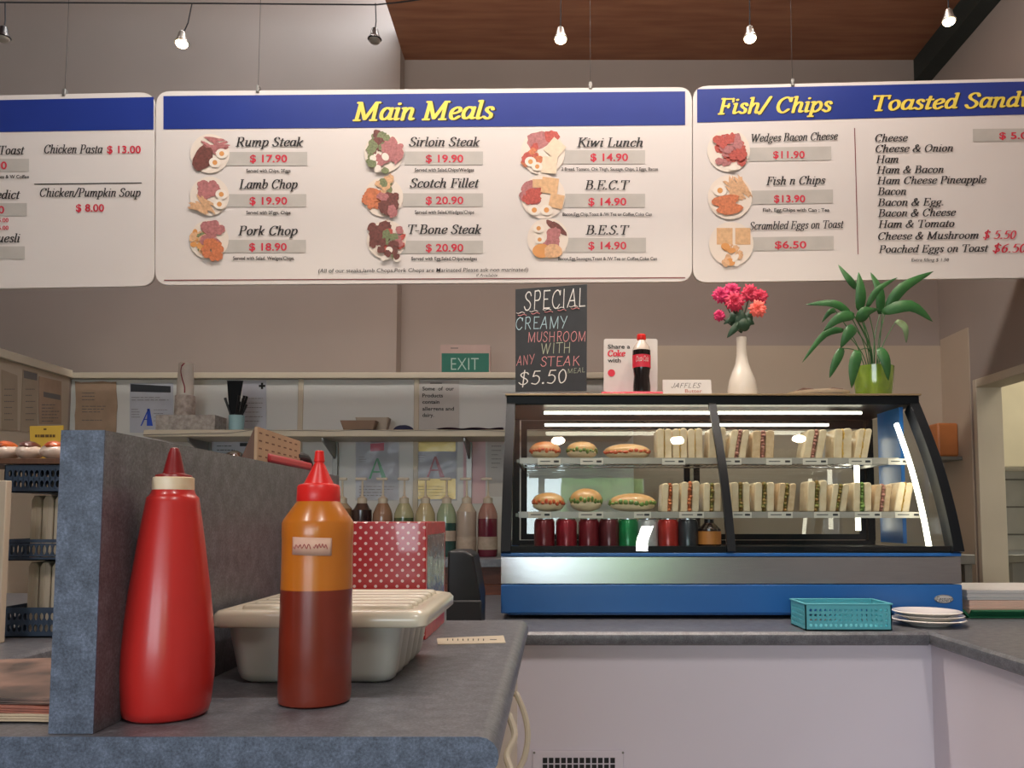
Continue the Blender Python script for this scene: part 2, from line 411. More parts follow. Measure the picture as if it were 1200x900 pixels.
# white panelled lower wall with its cap rail, and the cream dado to the right of it
xpe = at(742, 437, 3.78).x
mb = MB().box(LEFT, xpe, 3.79, BACK, 0, zp-.03)
struct(mb.build('wall_panel', M['white']))
mb = MB().box(LEFT, xpe+.005, 3.765, BACK, zp-.028, zp)
for px in (352, 488): 
    x = at(px, 460, 3.78).x; mb.box(x-.012, x+.012, 3.781, 3.792, 1.0, zp-.028)
struct(mb.build('trim_1', M['creamw'], bevel=.003))
zd = at(900, 405, 4.18).z
struct(MB().box(xpe+.005, RIGHT, 4.18, BACK, 0, zd).build('trim_2', M['cream']))
pts = [atx(0, 408, LEFT), atx(76, 433, LEFT)]
zl = pts[1].z
wallbox('wall_left', LEFT-.1, LEFT, 1.2, 4.07, 0, zl-.036)
mb = MB().box(LEFT-.1, LEFT+.02, 1.2, 3.765, zl-.035, zl+.002)
struct(mb.build('trim_3', M['creamw'], bevel=.003))
struct(MB().box(LEFT, LEFT+.006, 1.2, 3.765, 0, zl-.035).build('trim_4', M['cream']))
# dark beam along the right wall under the ceiling, skirting cream lower part of right wall
struct(MB().box(RIGHT-.09, RIGHT, -3, BACK, CEIL-.12, CEIL).build('trim_5', mat('dark_beam', '#27302E', .6)))
struct(MB().box(RIGHT-.006, RIGHT, 3.9, 4.18, 0, zd+.03).build('trim_6', M['cream']))
mb = MB().box(RIGHT-.012, RIGHT+.112, 3.83, 3.862, 0, zh+.01); mb.box(RIGHT-.012, RIGHT+.112, 2.75, 3.83, zh-.03, zh+.01)
struct(mb.build('door_1', M['creamw'], bevel=.003))
# kitchen beyond the doorway
wallbox('wall_kitchen', RIGHT+.1, 4.5, 4.75, 4.85, 0, 2.9, m=mat('kitchen_paint', '#C9BFA4', .6, var=.03))
wallbox('ceiling_kitchen', RIGHT+.1, 4.5, 2.5, 4.75, 2.9, 2.95, m=M['creamw'])
wallbox('wall_kitchen_right', 4.5, 4.6, 2.4, 4.85, 0, 2.9, m=MATS['kitchen_paint'])  # this wall and the next: unseen, added to block sky light
wallbox('wall_kitchen_front', RIGHT+.1, 4.5, 2.4, 2.5, 0, 2.9, m=MATS['kitchen_paint'])
mb = MB()
tz0, tz1 = at(1190, 650, 4.7).z, at(1190, 548, 4.7).z
mb.box(RIGHT+.1, 4.5, 4.74, 4.75, tz0-.2, tz1+.05, 0)
for i in range(10):
    for j in range(6):
        mb.box(RIGHT+.11+i*.23, RIGHT+.11+i*.23+.22, 4.732, 4.742, tz0-.2+j*.16, tz0-.2+j*.16+.15, 1)
struct(mb.build('trim_7', [mat('grout', '#77756C', .8), M['tile']]))

# shop front behind the camera: glazed wall, mullions, street planting
mb = MB(); mb.box(LEFT, 1.085, -3.3, -3.15, 0, .95); mb.box(1.085, RIGHT, -3.3, -3.15, 0, 1.98); mb.box(-5.05, RIGHT, -3.3, -3.15, 1.98, 4.15); mb.box(-5.05, LEFT, -3.3, -3.15, 0, 1.98)
struct(mb.build('wall_front', M['wall']))
mb = MB()
for x in (LEFT+.03, -1.3, -.15, 1.05): mb.box(x-.035, x+.035, -3.26, -3.18, .95, 1.98)
for z in (.98, 1.95): mb.box(LEFT, 1.05, -3.26, -3.18, z-.03, z+.03)
struct(mb.build('window_1', mat('window_frame', '#8C8C90', .4)))
hm = mat('hedge_leaves', '#4C7A3A', .7, col2='#8FB060', scale=9)
mb = MB()
for i in range(12): mb.ell((.9+i*.75+R.uniform(-.2, .2), -8.5+R.uniform(-.4, .4), 1.2+R.uniform(-.2, .6)), .7, .6, 1.2, 24, 14, wob=.09, rnd=R)
h = mb.build('hedge', hm, smooth=0); h['kind'] = 'stuff'; tag(h, 'green hedge on the street outside the shop front', 'hedge')
struct(MB().box(-14, 14, -20, -3.4, -.2, -.02).build('ground', mat('pavement', '#9A958E', .8)))

# ================================================================== COUNTERS
ZN, ZS = 1.06, .95
# near counter: laminate top with a bull-nosed right edge, shallower left of the partition
YF, YB, TH = .685, 1.45, .033
XR = -.046
def nosed(x0, y0, y1):
    P = []; r = TH/2
    for k in range(9):
        a = PI/2-PI*k/8; P.append((XR-r*1.0+r*math.cos(a)*1.0, ZN-r+r*math.sin(a)))
    return [(x0, y0, ZN)] + [(x, y0, z) for x, z in P] + [(x0, y0, ZN-TH)]
nc = thing('front_counter', 'near grey speckled laminate counter carrying the two sauce bottles', 'counter', (-.3, 1.0, 0))
mb = MB(); mb.ext(nosed(-.43, YF, YB), (0, YB-YF, 0)); mb.box(-1.3, -.43, YF, .95, ZN-TH, ZN)
mb.build('countertop', laminate2, nc)
mb = MB(); mb.ext([Vector(p)+Vector((0, -.0016, 0)) for p in nosed(-1.3, YF, YB)], (0, .0015, 0)); mb.build('daylit_edge', laminate, nc)  # thin front sheet carrying the painted blue daylight
mb = MB(); mb.box(-.5, -.064, YF+.05, YB-.03, 0, ZN-TH-.001); mb.box(-1.3, -.5, YF+.05, .93, 0, ZN-TH-.001); mb.build('cabinet', M['creamw'], nc, bevel=.003)
# partition standing on the counter
pz = EYE + .0755
pt = thing('counter_partition', 'upright grey laminate screen standing on the near counter behind the red bottle', 'screen', (-.405, 1.07, ZN))
MB().box(-.423, -.386, YF+.008, YB, ZN+.0005, pz).build('panel', laminate2, pt)
MB().box(-.4232, -.3858, YF+.0065, YF+.008, ZN+.0005, pz).build('daylit_edge', laminate, pt)  # screen end, blue of the daylight painted in likewise

# service counter at the back with its return legs
SF = 2.09
sv = thing('service_counter', 'long grey service counter under the glass display case', 'counter', (0, 2.5, 0))
mb = MB()
def edge(y, z1, t): return [(y+t*.35, z1), (y+t*.08, z1-t*.2), (y, z1-t*.5), (y+t*.08, z1-t*.85), (y+t*.3, z1-t)]
prof = edge(SF, ZS, .034)
mb.ext([(-1.12, p[0], p[1]) for p in prof]+[(-1.12, 3.1, ZS-.034), (-1.12, 3.1, ZS)], (.955+1.12, 0, 0))
xr = .955; pr = edge(xr, ZS, .034)
mb.ext([(p[0], -.2, p[1]) for p in pr]+[(RIGHT-.02, -.2, ZS-.034), (RIGHT-.02, -.2, ZS)], (0, 3.3, 0))
mb.build('countertop', laminate2, sv)
mb = MB(); mb.box(-1.12, xr+.03, SF+.06, SF+.09, 0, ZS-.034); mb.build('front_panel', M['panel'], sv)
mb = MB(); mb.box(xr+.03, xr+.06, -.2, SF+.06, 0, ZS-.034); mb.build('side_panel', M['panel'], sv)
# left return bench
lb = thing('side_bench', 'grey topped bench along the left with reddish brown wooden front', 'bench', (-1.6, 2.2, 0))
xl = -1.13
mb = MB(); pr = [(2*xl-p[0], p[1]) for p in edge(xl, ZS, .034)]
mb.ext([(p[0], 1.25, p[1]) for p in pr]+[(LEFT+.03, 1.25, ZS-.034), (LEFT+.03, 1.25, ZS)], (0, 1.93, 0)); mb.build('benchtop', laminate2, lb)
MB().box(LEFT+.03, xl-.05, 1.3, 3.17, 0, ZS-.034).build('cabinet', M['wood'], lb)
# back bench that carries the syrup bottles
zb = at(500, 654, 3.3).z
bb = thing('back_bench', 'wooden back bench below the white shelf carrying the syrup bottles', 'bench', (-.6, 3.5, 0))
MB().box(-2.0, .5, 3.2, 3.76, zb-.03, zb).build('benchtop', laminate2, bb)
mb = MB(); mb.box(-2.0, .5, 3.25, 3.76, 0, zb-.03); mb.build('cabinet', M['wood'], bb)
for i in range(4):
    mb = MB().box(-1.95+i*.61, -1.95+i*.61+.57, 3.228, 3.249, .15, zb-.1); d = mb.build('door', M['wood'], bb, bevel=.004)
    MB().box(-1.8+i*.61, -1.62+i*.61, 3.215, 3.228, zb-.17, zb-.15).build('handle', M['dblue'], d)

# vent grille in the service counter's front
vt = thing('vent_grille', 'white square-holed vent grille in the pale counter front', 'vent', (at(678, 900, SF+.06).x, SF+.06, .55))
fv = lambda px, py: at(px, py, SF+.052)
a, b = fv(624, 880), fv(731, 960)
MB().box(a.x, b.x, SF+.052, SF+.0595, b.z, a.z).build('frame', M['panel'], vt, bevel=.002)
mb = MB()
for i in range(12):
    for j in range(8):
        p = fv(636+i*7.2, 888+j*7.9); q = fv(636+i*7.2+5.4, 888+j*7.9+6.2); mb.box(p.x, q.x, SF+.0505, SF+.0522, q.z, p.z)
mb.build('slots', M['rubber'], vt)
mb = MB()
for px, py in ((625.5, 881.5), (729.5, 881.5)):
    p = fv(px, py); mb.ell((p.x+.001, SF+.0515, p.z-.001), .003, .0015, .003, 10, 6)
mb.build('screws', M['steel2'], vt)
# white cables hanging at the end of the near counter
def cable(path, label):
    P = smooth_pts([tuple(p) for p in path], 8); o = MB().tube(P, .0042, 8).build('cable', M['creamw']); tag(o, label, 'cable', None)
cable([(-.058, 1.2, .985), at(606, 815, 1.18), at(615, 838, 1.17), at(618.5, 862, 1.16), at(615, 886, 1.15), at(607, 905, 1.14), at(600, 930, 1.14)], 'white cable hanging in a wide loop beside the near counter, further from the lens')
cable([(-.058, 1.05, .99), at(597, 840, 1.02), at(603, 862, 1.0), at(594, 885, .98), at(599, 905, .96), at(600, 930, .95)], 'white cable hanging tight beside the near counter end, closer to the lens')

# ================================================================== MENU BOARDS
YM = 2.95
FOOD = [mat('picture_plate', '#DCCFC0', .5, var=.02), mat('picture_brown_meat', '#6A3A32', .6, var=.3, scale=120), mat('picture_pink_meat', '#A86A68', .6, var=.25, scale=120),
        mat('picture_chips', '#CBA078', .6, var=.2, scale=120), mat('picture_egg', '#E0D6C8', .6, var=.02), mat('picture_yolk', '#CF9050', .6), mat('picture_salad', '#727A54', .6, var=.3, scale=150),
        mat('picture_orange_food', '#C07048', .6, var=.25, scale=120), mat('picture_toast', '#CFA67A', .6, var=.12, scale=80), mat('picture_red_food', '#B04C40', .6, var=.25, scale=140), mat('picture_bread', '#D9C7AC', .6, var=.06, scale=80)]
def fY(d): return lambda px, py: at(px, py, YM-d)
def rrect(c, r):
    """rounded outline through four pixel corners TL TR BR BL"""
    out = []
    for i in range(4):
        p = Vector(c[i]); a = (Vector(c[i-1])-p).normalized(); b = (Vector(c[(i+1) % 4])-p).normalized()
        for k in range(7):
            t = k/6; q = (p+a*r)*(1-t)**2 + p*2*t*(1-t) + (p+b*r)*t*t; out.append((q.x, q.y))
    return out
def dish(par, cx, cy, r, blobs):
    mb = MB(); n = 36
    mb.add([fY(.0032)(cx+r*math.cos(2*PI*k/n), cy+r*math.sin(2*PI*k/n)) for k in range(n)], [tuple(range(n))], 0)
    d = .0036
    for (m, dx, dy, rx, ry, an) in blobs:
        if m not in (4, 5, 8, 10): rx *= 1.15; ry *= 1.15; dx *= 1.04; dy *= 1.04
        n = 16; ca, sa = math.cos(math.radians(an)), math.sin(math.radians(an)); P = []
        for k in range(n):
            w = 1+R.uniform(-.16, .16) if m not in (4, 5) else 1
            x = rx*r*w*math.cos(2*PI*k/n); y = ry*r*w*math.sin(2*PI*k/n)
            if m in (8, 10): x, y = [max(-.75*q*r, min(.75*q*r, u*1.2)) for q, u in ((rx, x), (ry, y))]
            P.append(fY(d)(cx+dx*r+x*ca-y*sa, cy+dy*r+x*sa+y*ca))
        mb.add(P, [tuple(range(n))], m); d += .00012
    mb.build('dish_picture', FOOD, par, smooth=0)
def chips(cx, cy, n, sp, m=3, an0=20): return [(m, cx+R.uniform(-sp, sp), cy+R.uniform(-sp*.7, sp*.7), .42, .07, an0+R.uniform(-35, 35)) for _ in range(n)]
def pieces(ms, cx, cy, n, sp, s=.2): return [(R.choice(ms), cx+R.uniform(-sp, sp), cy+R.uniform(-sp, sp), s*R.uniform(.8, 1.3), s*R.uniform(.6, 1.1), R.uniform(0, 180)) for _ in range(n)]
def egg(x, y, s=.3): return [(4, x, y, s, s*.85, 10), (5, x, y, s*.42, s*.42, 0)]
def board(name, label, corners, x_hang):
    c = [at(*p, YM) for p in corners]
    root = thing(name, label, 'menu board', ((c[0].x+c[1].x)/2, YM, (c[2].z+c[3].z)/2), 'menu boards hung in a row over the service counter')
    mb = MB(); mb.ext([at(*p, YM) for p in rrect(corners, 17)], (0, .012, 0)); mb.build('panel', M['sign'], root, smooth=0)
    return root
def band(root, q):
    mb = MB(); quad(mb, q, fY(.0012)); mb.build('header_band', M['band'], root, smooth=0)
def strips(root, L):
    for (x0, x1, y0, y1, s) in L:
        mb = MB(); quad(mb, [(x0, y0), (x1, y0-s), (x1, y1-s), (x0, y1)], fY(.0014)); mb.build('price_strip', M['grey'], root, smooth=0)
def lettering(root, name, m, L, d=.0026):
    for a in L:
        mb = MB(); kw = a[-1] if isinstance(a[-1], dict) else {}
        write(mb, *(a[:-1] if kw else a), fY(d), **kw)
        mb.build(name, m, root, smooth=0)
S = dict(style='sans', w=1)
# --- main meals
b1 = board('menu_board', 'wide middle menu board headed Main Meals in yellow on blue', [(183, 107), (811, 102), (811, 330), (182, 334)], 0)
band(b1, [(191.5, 112.5), (803, 107), (803, 146.5), (191.5, 151.5)])
lettering(b1, 'heading_shadow', M['ink'], [('Main Meals', 415, 582, 142, 20.5, dict(style='head', b1=140))], .0018)
lettering(b1, 'heading', M['yellow'], [('Main Meals', 413, 580, 141, 20.5, dict(style='head', b1=139))], .0024)
strips(b1, [(265, 360, 178, 194, 0), (265, 359, 227.5, 242.5, 0), (263, 358.5, 281, 296, 0), (474, 566, 177.5, 193.3, 0), (472, 566, 226.5, 242, 0), (468, 566, 282, 297, 0), (660, 756, 176, 192, 0), (660, 756, 227, 243, 0), (663, 757, 278.6, 295.6, 0)])
lettering(b1, 'dish_name', M['ink'], [('Rump Steak', 276, 355.5, 171.5, 10.5), ('Lamb Chop', 280, 349, 221, 10.5), ('Pork Chop', 279, 349, 275.5, 10.5),
  ('Sirloin Steak', 479, 562.5, 171.4, 10.5), ('Scotch Fillet', 480, 562, 219.7, 10.5), ('T-Bone Steak', 478, 564.5, 274, 10.5),
  ('Kiwi Lunch', 676, 753.5, 172, 10.5), ('B.E.C.T', 685, 738.6, 222, 10.5), ('B.E.S.T', 686, 738, 274.7, 10.5)])
lettering(b1, 'price', M['red'], [('$ 17.90', 293, 336.5, 190, 9, S), ('$ 19.90', 292.5, 336.5, 239.5, 9, S), ('$ 18.90', 292, 336, 293.5, 9, S), ('$ 19.90', 499, 543, 190, 9, S), ('$ 20.90', 499, 543, 239, 9, S), ('$ 20.90', 499, 543, 294.5, 9, S),
  ('$ 14.90', 692, 736, 188.5, 9, S), ('$ 14.90', 689.5, 734, 240.5, 9, S), ('$ 14.90', 689.5, 734, 292, 9, S)])
S2 = dict(style='sans', w=.9)
lettering(b1, 'serving_note', M['ink'], [('Served with Chips, 2Eggs', 288.6, 340.5, 202, 4.2, S2), ('Served with 2Eggs, Chips', 288.5, 340.5, 251, 4.2, S2), ('Served with Salad, Wedges/Chips.', 273, 345, 304.5, 4.2, S2),
  ('Served with Salad,Chips/Wedges', 486, 555.6, 201, 4.2, S2), ('Served with Salad,Wedges/Chips', 486, 555.6, 250.5, 4.2, S2), ('Served with Egg,Salad,Chips/wedges', 482, 559, 305, 4.2, S2),
  ('2 Bread, Tomato, Chk Thigh, Sausage, Chips, 2 Eggs, Bacon', 658, 771, 200, 4, S2), ('Bacon,Egg,Chip,Toast & /W Tea or Coffee,Coke Can', 659.4, 764, 253, 4, S2), ('Bacon,Egg,Sausages,Toast & /W Tea or Coffee,Coke Can', 654, 770, 305, 4, S2),
  ('(All of our steaks,lamb Chops,Pork Chops are Marinated Please ask non marinated)', 373, 619, 319.5, 4.8, dict(style='sans', w=.1, shear=.1, b1=318)), ('if Available', 558, 583, 324, 3.4, dict(style='sans', w=.1, shear=.2))])
mb = MB(); quad(mb, [(192, 327.8), (803, 324.8), (803, 326), (192, 329)], fY(.0012)); mb.build('rule_line', M['maroon'], b1, smooth=0)
dish(b1, 246, 180, 23, chips(.2, -.5, 14, .4, 2, 10)+[(1, -.35, .2, .42, .55, 20)]+egg(.6, .0, .3)+egg(.25, .45, .3))
dish(b1, 245.5, 230, 23, pieces([2], -.05, -.4, 12, .35, .25)+chips(-.35, .45, 14, .3, 3, 30)+egg(.6, -.1, .3)+egg(.5, .4, .3))
dish(b1, 245, 281, 23, pieces([6, 5, 3], -.5, .1, 16, .4, .2)+pieces([2], .2, -.3, 12, .4, .24)+pieces([7], .2, .5, 16, .4, .2))
dish(b1, 450, 179.5, 23, pieces([1, 6], -.3, -.5, 14, .4, .22)+pieces([2], .45, 0, 12, .4, .3)+pieces([2, 4, 6], -.3, .5, 16, .4, .18))
dish(b1, 449.5, 231, 23, pieces([7], -.5, 0, 16, .38, .22)+pieces([5, 6, 3], .1, -.6, 10, .35, .2)+pieces([1, 2], .3, .3, 12, .4, .28))
dish(b1, 453, 281, 23, pieces([1], -.4, -.3, 14, .42, .25)+pieces([2, 9, 6], .3, 0, 16, .5, .18)+pieces([4, 6, 1], .1, .55, 14, .45, .18))
dish(b1, 636, 179, 26, [(2, -.2, -.5, .48, .35, -10), (9, .4, -.7, .3, .25, 20)]+pieces([7, 9], -.4, .1, 12, .35, .18)+[(10, .55, -.2, .48, .5, 40), (10, .3, .55, .45, .5, 5)]+egg(-.55, .4, .26)+egg(-.25, .62, .24))
dish(b1, 636.5, 230.5, 26, pieces([2, 9], -.5, -.05, 14, .34, .24)+[(8, .3, -.5, .5, .48, 8), (8, .6, .2, .42, .42, 12), (8, -.25, -.6, .3, .25, 0)]+egg(-.4, .6, .28)+egg(.15, .6, .28))
dish(b1, 642, 279.5, 24, [(1, .25, -.6, .35, .13, 40), (1, .55, -.45, .4, .13, 45)]+pieces([2], .2, 0, 14, .34, .22)+[(5, -.3, .6, .45, .35, 0), (3, .25, .6, .4, .3, 0)]+egg(-.45, -.5, .26)+egg(-.4, .05, .24))
# --- fish and chips / toasted sandwiches
b2 = board('menu_board', 'right-hand menu board headed Fish/ Chips and Toasted Sandwiches', [(812, 101), (1440, 86), (1440, 322), (812, 331)], 0)
band(b2, [(817, 104.5), (1432, 90), (1432, 128.5), (817, 143.5)])
for nm, m, o, d in (('heading_shadow', 'ink', 1.2, .0018), ('heading', 'yellow', 0, .0024)):
    lettering(b2, nm, M[m], [('Fish/ Chips', 841+o, 976+o, 133.5+o*.6, 17.5, dict(style='head', b1=130.5+o*.6)), ('Toasted Sandwiches', 1023+o, 1282+o, 129.5+o*.6, 17, dict(style='head', b1=122.5+o*.6))], d)
strips(b2, [(877, 974, 173, 189, 1.5), (880, 976, 223.5, 239.5, 1.5), (881, 977, 278, 294, 1.5), (1140, 1260, 151, 166, 1)])
lettering(b2, 'dish_name', M['ink'], [('Wedges Bacon Cheese', 880.5, 982, 166.3, 9, dict(b1=163.6)), ('Fish n Chips', 898, 967.5, 216.8, 9.4, dict(b1=215.5)), ('Scrambled Eggs on Toast', 878, 989, 269.3, 9, dict(b1=267))])
LST = [('Cheese', 1025.5, 1064, 166), ('Cheese & Onion', 1026, 1117, 178.5), ('Ham', 1026.5, 1053, 191), ('Ham & Bacon', 1027, 1106, 203.5), ('Ham Cheese Pineapple', 1027.5, 1156, 216), ('Bacon', 1028, 1062, 228.6), ('Bacon & Egg.', 1028, 1105.6, 241.5), ('Bacon & Cheese', 1028.5, 1120.5, 254), ('Ham & Tomato', 1029, 1118.6, 267), ('Cheese & Mushroom', 1029, 1147, 281), ('Poached Eggs on Toast', 1029.5, 1158.6, 296.4)]
lettering(b2, 'sandwich_name', M['ink'], [(t, a, b, y, 8.6, dict(b1=y-(b-a)*.012)) for t, a, b, y in LST])
lettering(b2, 'price', M['red'], [('$11.90', 906, 943, 185.2, 8.5, S), ('$13.90', 907, 943.6, 236.8, 8.5, S), ('$6.50', 908, 945, 290.8, 8.5, S), ('$ 5.00', 1171, 1212, 162.6, 8, S), ('$ 5.50', 1151.7, 1191, 279.8, 9.5), ('$6.50', 1163, 1203, 295.8, 10)])
lettering(b2, 'serving_note', M['ink'], [('Fish, Egg,Chips with Can ; Tea', 894, 972, 248, 4.2, S2), ('Extra filling $ 1.50', 1068, 1112, 306.3, 4, dict(style='sans', w=.2, shear=.15))])
mb = MB(); quad(mb, [(1001, 150), (1002, 150), (1006, 298), (1005, 298)], fY(.0012)); mb.build('rule_line', M['maroon'], b2, smooth=0)
dish(b2, 854, 176.5, 25, pieces([9, 2, 9], .1, -.05, 44, .55, .2)+[(4, .2, .8, .18, .12, 0)])
dish(b2, 855.5, 231, 26, chips(.35, -.35, 18, .3, 3, 60)+[(7, -.2, .15, .55, .22, -8), (7, 0, .5, .5, .25, -5)]+egg(-.45, -.3, .3))
dish(b2, 857, 286, 26, [(8, -.3, -.35, .48, .5, 0), (8, .52, -.35, .46, .5, 0)]+pieces([5, 3, 4], 0, .45, 18, .4, .16))
# --- left board
b3 = board('menu_board', 'left-hand menu board listing Chicken Pasta and Chicken/Pumpkin Soup', [(-440, 121), (181, 108), (181, 335), (-440, 345)], 0)
band(b3, [(-430, 126), (180, 113.6), (180, 151.7), (-430, 162)])
lettering(b3, 'dish_name', M['ink'], [('Chicken Pasta', 51.7, 120.5, 179.6, 9.8), ('Chicken/Pumpkin Soup', 46.7, 165, 230.5, 9.8), ('Toast', -1, 29, 181, 10), ('Benedict', -28, 24, 233, 10), ('Muesli', -16, 24, 284, 10)])
strips(b3, [(-70, 34, 186, 201, 0), (-70, 31.5, 238, 253, 0), (-70, 29, 288.6, 303.6, 0)])
lettering(b3, 'price', M['red'], [('$ 13.00', 125.5, 165, 179.4, 9, S), ('$ 8.00', 89, 122, 247.8, 9, S), ('$ 12.90', -36, 8, 198, 9, S), ('$ 13.50', -38, 5, 250, 9, S), ('$ 5.00', -8, 10, 260.3, 5, S), ('$ 6.00', -8, 10, 269.3, 5, S)])
lettering(b3, 'serving_note', M['ink'], [('2 Eggs, Mushrooms, Tea & W Coffee', -50, 34, 209, 4.2, S2)])
mb = MB(); quad(mb, [(40, 215.3), (166, 213.8), (166, 214.9), (40, 216.4)], fY(.0012)); mb.build('rule_line', M['ink'], b3, smooth=0)
# hanging clips and wires
for root, hs in ((b1, ((302, 105), (692, 101))), (b2, ((929, 97.5), (1330, 88))), (b3, ((75, 109), (-330, 118)))):
    for px, py in hs:
        p = at(px, py, YM); mb = MB(); mb.box(p.x-.006, p.x+.006, YM-.004, YM+.015, p.z-.012, p.z+.016); cl = mb.build('hanging_clip', M['steel2'], root, bevel=.002)
        MB().tube([(p.x, YM+.005, p.z+.01), (p.x, YM+.005, CEIL if p.x > xb else 4.15)], .0009, 6).build('wire', M['ink'], root)

# ================================================================== CABLE LIGHTS
YL = 2.2
cabz = at(200, 4, YL).z
mb = MB()
mb.tube([(-5.05, YL, cabz+.02), (-.95, YL, cabz), (at(440, 4, YL).x, YL, cabz-.004), (at(470, 3, YL).x, YL, cabz+.004), (RIGHT, YL, cabz+.35)], .0022, 6)
tag(mb.build('lighting_cable', M['dkink']), 'thin dark tension cable stretched along the top left', 'cable')
bulb_on = mat('bulb_glow', '#FFF2D8', .3, emit='#FFE2B0', estr=22); bulb_off = mat('bulb_glass', '#9A968E', .15)
def spot(px, py, top, lit, label, Y=YL):
    p = at(px, py, Y); t = at(*top, Y) if top else Vector((p.x, Y, CEIL))
    root = thing('spot_lamp', label, 'lamp', p, 'small halogen spot lamps hung over the counter')
    mb = MB(); mb.tube([(p.x, Y, p.z+.02), (p.x*.5+t.x*.5+.003, Y, p.z*.5+t.z*.5), t], .0018, 6); mb.build('rod', M['dkink'], root)
    MB().lathe([(.004, .034), (.009, .03), (.013, .012), (.02, 0), (.0185, -.001)], p, 20).build('lamp_shade', M['steel2'] if lit else M['black'], root)
    MB().ell((p.x, Y, p.z-.003), .0165, .0165, .011, 16, 10).build('bulb', bulb_on if lit else bulb_off, root)
    if lit:
        lamp('halogen', 'SPOT', (0, 0, -.02), 9, (1, .86, .68), parent=root, spot_size=math.radians(150), spot_blend=.6, shadow_soft_size=.03)
spot(213, 50, (225, 4), True, 'lit spot lamp above the left end of the Main Meals board')
spot(439, 46, (440, 4), False, 'dark unlit spot lamp hanging over the Main Meals heading')
spot(657, 45, None, True, 'lit spot lamp above the Kiwi Lunch column against the plywood ceiling')
spot(879, 44, None, True, 'lit spot lamp above the Fish/ Chips heading')
spot(1112, 24, None, True, 'lit spot lamp furthest right beside the dark ceiling beam')
spot(4, 44, (6, 4), False, 'dark unlit spot lamp at the far left edge')

# ================================================================== DISPLAY CASE
CFY = 2.36; k = CFY
CXL, CXR = at(587, 690, CFY).x, at(1128, 690, CFY).x
ZT = at(850, 463, k*2.556/2.3).z
prof = []
for px, py in ((1128, 646), (1120, 600), (1108, 550), (1095, 510), (1080, 470)):
    Y = CXR*F/(px-CX)*1.0; prof.append((Y, at(px, py, Y).z))
prof = smooth_pts(prof, 6)
YTOP = prof[-1][0]; CB = 3.02
dc = thing('display_case', 'curved glass refrigerated display case with blue base on the service counter', 'display case', ((CXL+CXR)/2, 2.7, ZS))
zf = lambda py: at(0, py, CFY).z
zg = zf(645)
mb = MB(); mb.box(CXL, CXR, CFY, CB, zf(719), zf(685)); mb.build('base_panel', M['blue'], dc, bevel=.004)
mb = MB(); mb.box(CXL+.02, CXR-.02, CFY+.02, CB, zf(719)-.006, zf(719)); 
mb.build('plinth', M['blue'], dc)
for x in (CXL+.04, CXR-.06):
    for y in (CFY+.1, CB-.08): MB().lathe([(.016, 0), (.016, zf(719)-.006-ZS)], (x, y, ZS), 16).build('foot', M['rubber'], dc)
mb = MB(); mb.ext([(CXL, CFY+.004, zf(684)), (CXL, CFY+.0062, zf(653)), (CXL, CFY+.5, zf(653)), (CXL, CFY+.5, zf(684))], (CXR-CXL, 0, 0)); mb.build('steel_fascia', M['steel'], dc)
MB().box(CXL, CXR, CFY-.001, CB, zf(652), zf(648)).build('blue_strip', M['blue'], dc, bevel=.002)
# well floor and lower frame
mb = MB(); mb.box(CXL, CXR, CFY, CFY+.03, zf(648)+.0005, zg+.012); mb.box(CXL, CXR, CB-.03, CB, zf(648)+.0005, zg+.012); mb.box(CXL+.03, CXR-.03, CFY+.03, CB-.03, zf(648)+.0005, zf(648)+.006)
mb.build('lower_frame', M['blackm'], dc)
# canopy
mb = MB(); mb.box(CXL, CXR, YTOP-.005, CB, ZT-.035, ZT-.006); mb.build('canopy', M['blackm'], dc, bevel=.003)
MB().box(CXL-.004, CXR+.004, YTOP-.012, CB+.004, ZT-.006, ZT).build('top_trim', M['gold'], dc, bevel=.001)
# end frames that follow the curve, and glass ends
def endframe(x0, x1, w):
    mb = MB(); inner = []
    n = len(prof)
    for i in range(n):
        t = Vector((prof[min(i+1, n-1)][0]-prof[max(i-1, 0)][0], prof[min(i+1, n-1)][1]-prof[max(i-1, 0)][1])).normalized()
        inner.append((prof[i][0]+t.y*w, prof[i][1]-t.x*w))
    vs = []; fs = []
    for i in range(n):
        for x, (y, z) in ((x0, prof[i]), (x1, prof[i]), (x1, inner[i]), (x0, inner[i])): vs.append((x, y, z))
    for i in range(n-1):
        for a in range(4): b = (a+1) % 4; fs.append((i*4+a, i*4+b, (i+1)*4+b, (i+1)*4+a))
    fs += [(0, 1, 2, 3), tuple(4*(n-1)+a for a in (3, 2, 1, 0))]
    return mb.add(vs, fs)
endframe(CXR-.03, CXR, .05).build('end_frame', M['blackm'], dc)
endframe(CXL, CXL+.028, .035).build('end_frame', M['blackm'], dc)
xm = at(855, 640, CFY+.01).x
endframe(xm-.012, xm+.012, .014).build('centre_bar', M['blackm'], dc)
for x in (CXL, CXR-.025):
    MB().box(x, x+.025, CB-.035, CB, zg+.012, ZT-.035).build('rear_post', M['blackm'], dc)
cg = glassmat('case_glass', '#F2F8F6', 1.0); cg2 = glassmat('double_glazing', '#EEF4F2', 2.6)
mb = MB()
for x0, x1 in ((CXL+.028, xm-.012), (xm+.012, CXR-.03)):
    mb2 = MB(); mb2.surf(lambda u, v: (x0+(x1-x0)*u, prof[min(int(v*(len(prof)-1)+.5), len(prof)-1)][0]+.004, prof[min(int(v*(len(prof)-1)+.5), len(prof)-1)][1]), 2, len(prof)-1)
    # outward facing single sheet
    g = mb2.build('front_glass', cg, dc, smooth=60)
    bm = bmesh.new(); bm.from_mesh(g.data)
    if sum(f.normal.y for f in bm.faces) > 0: bmesh.ops.reverse_faces(bm, faces=bm.faces)
    bm.to_mesh(g.data); bm.free()
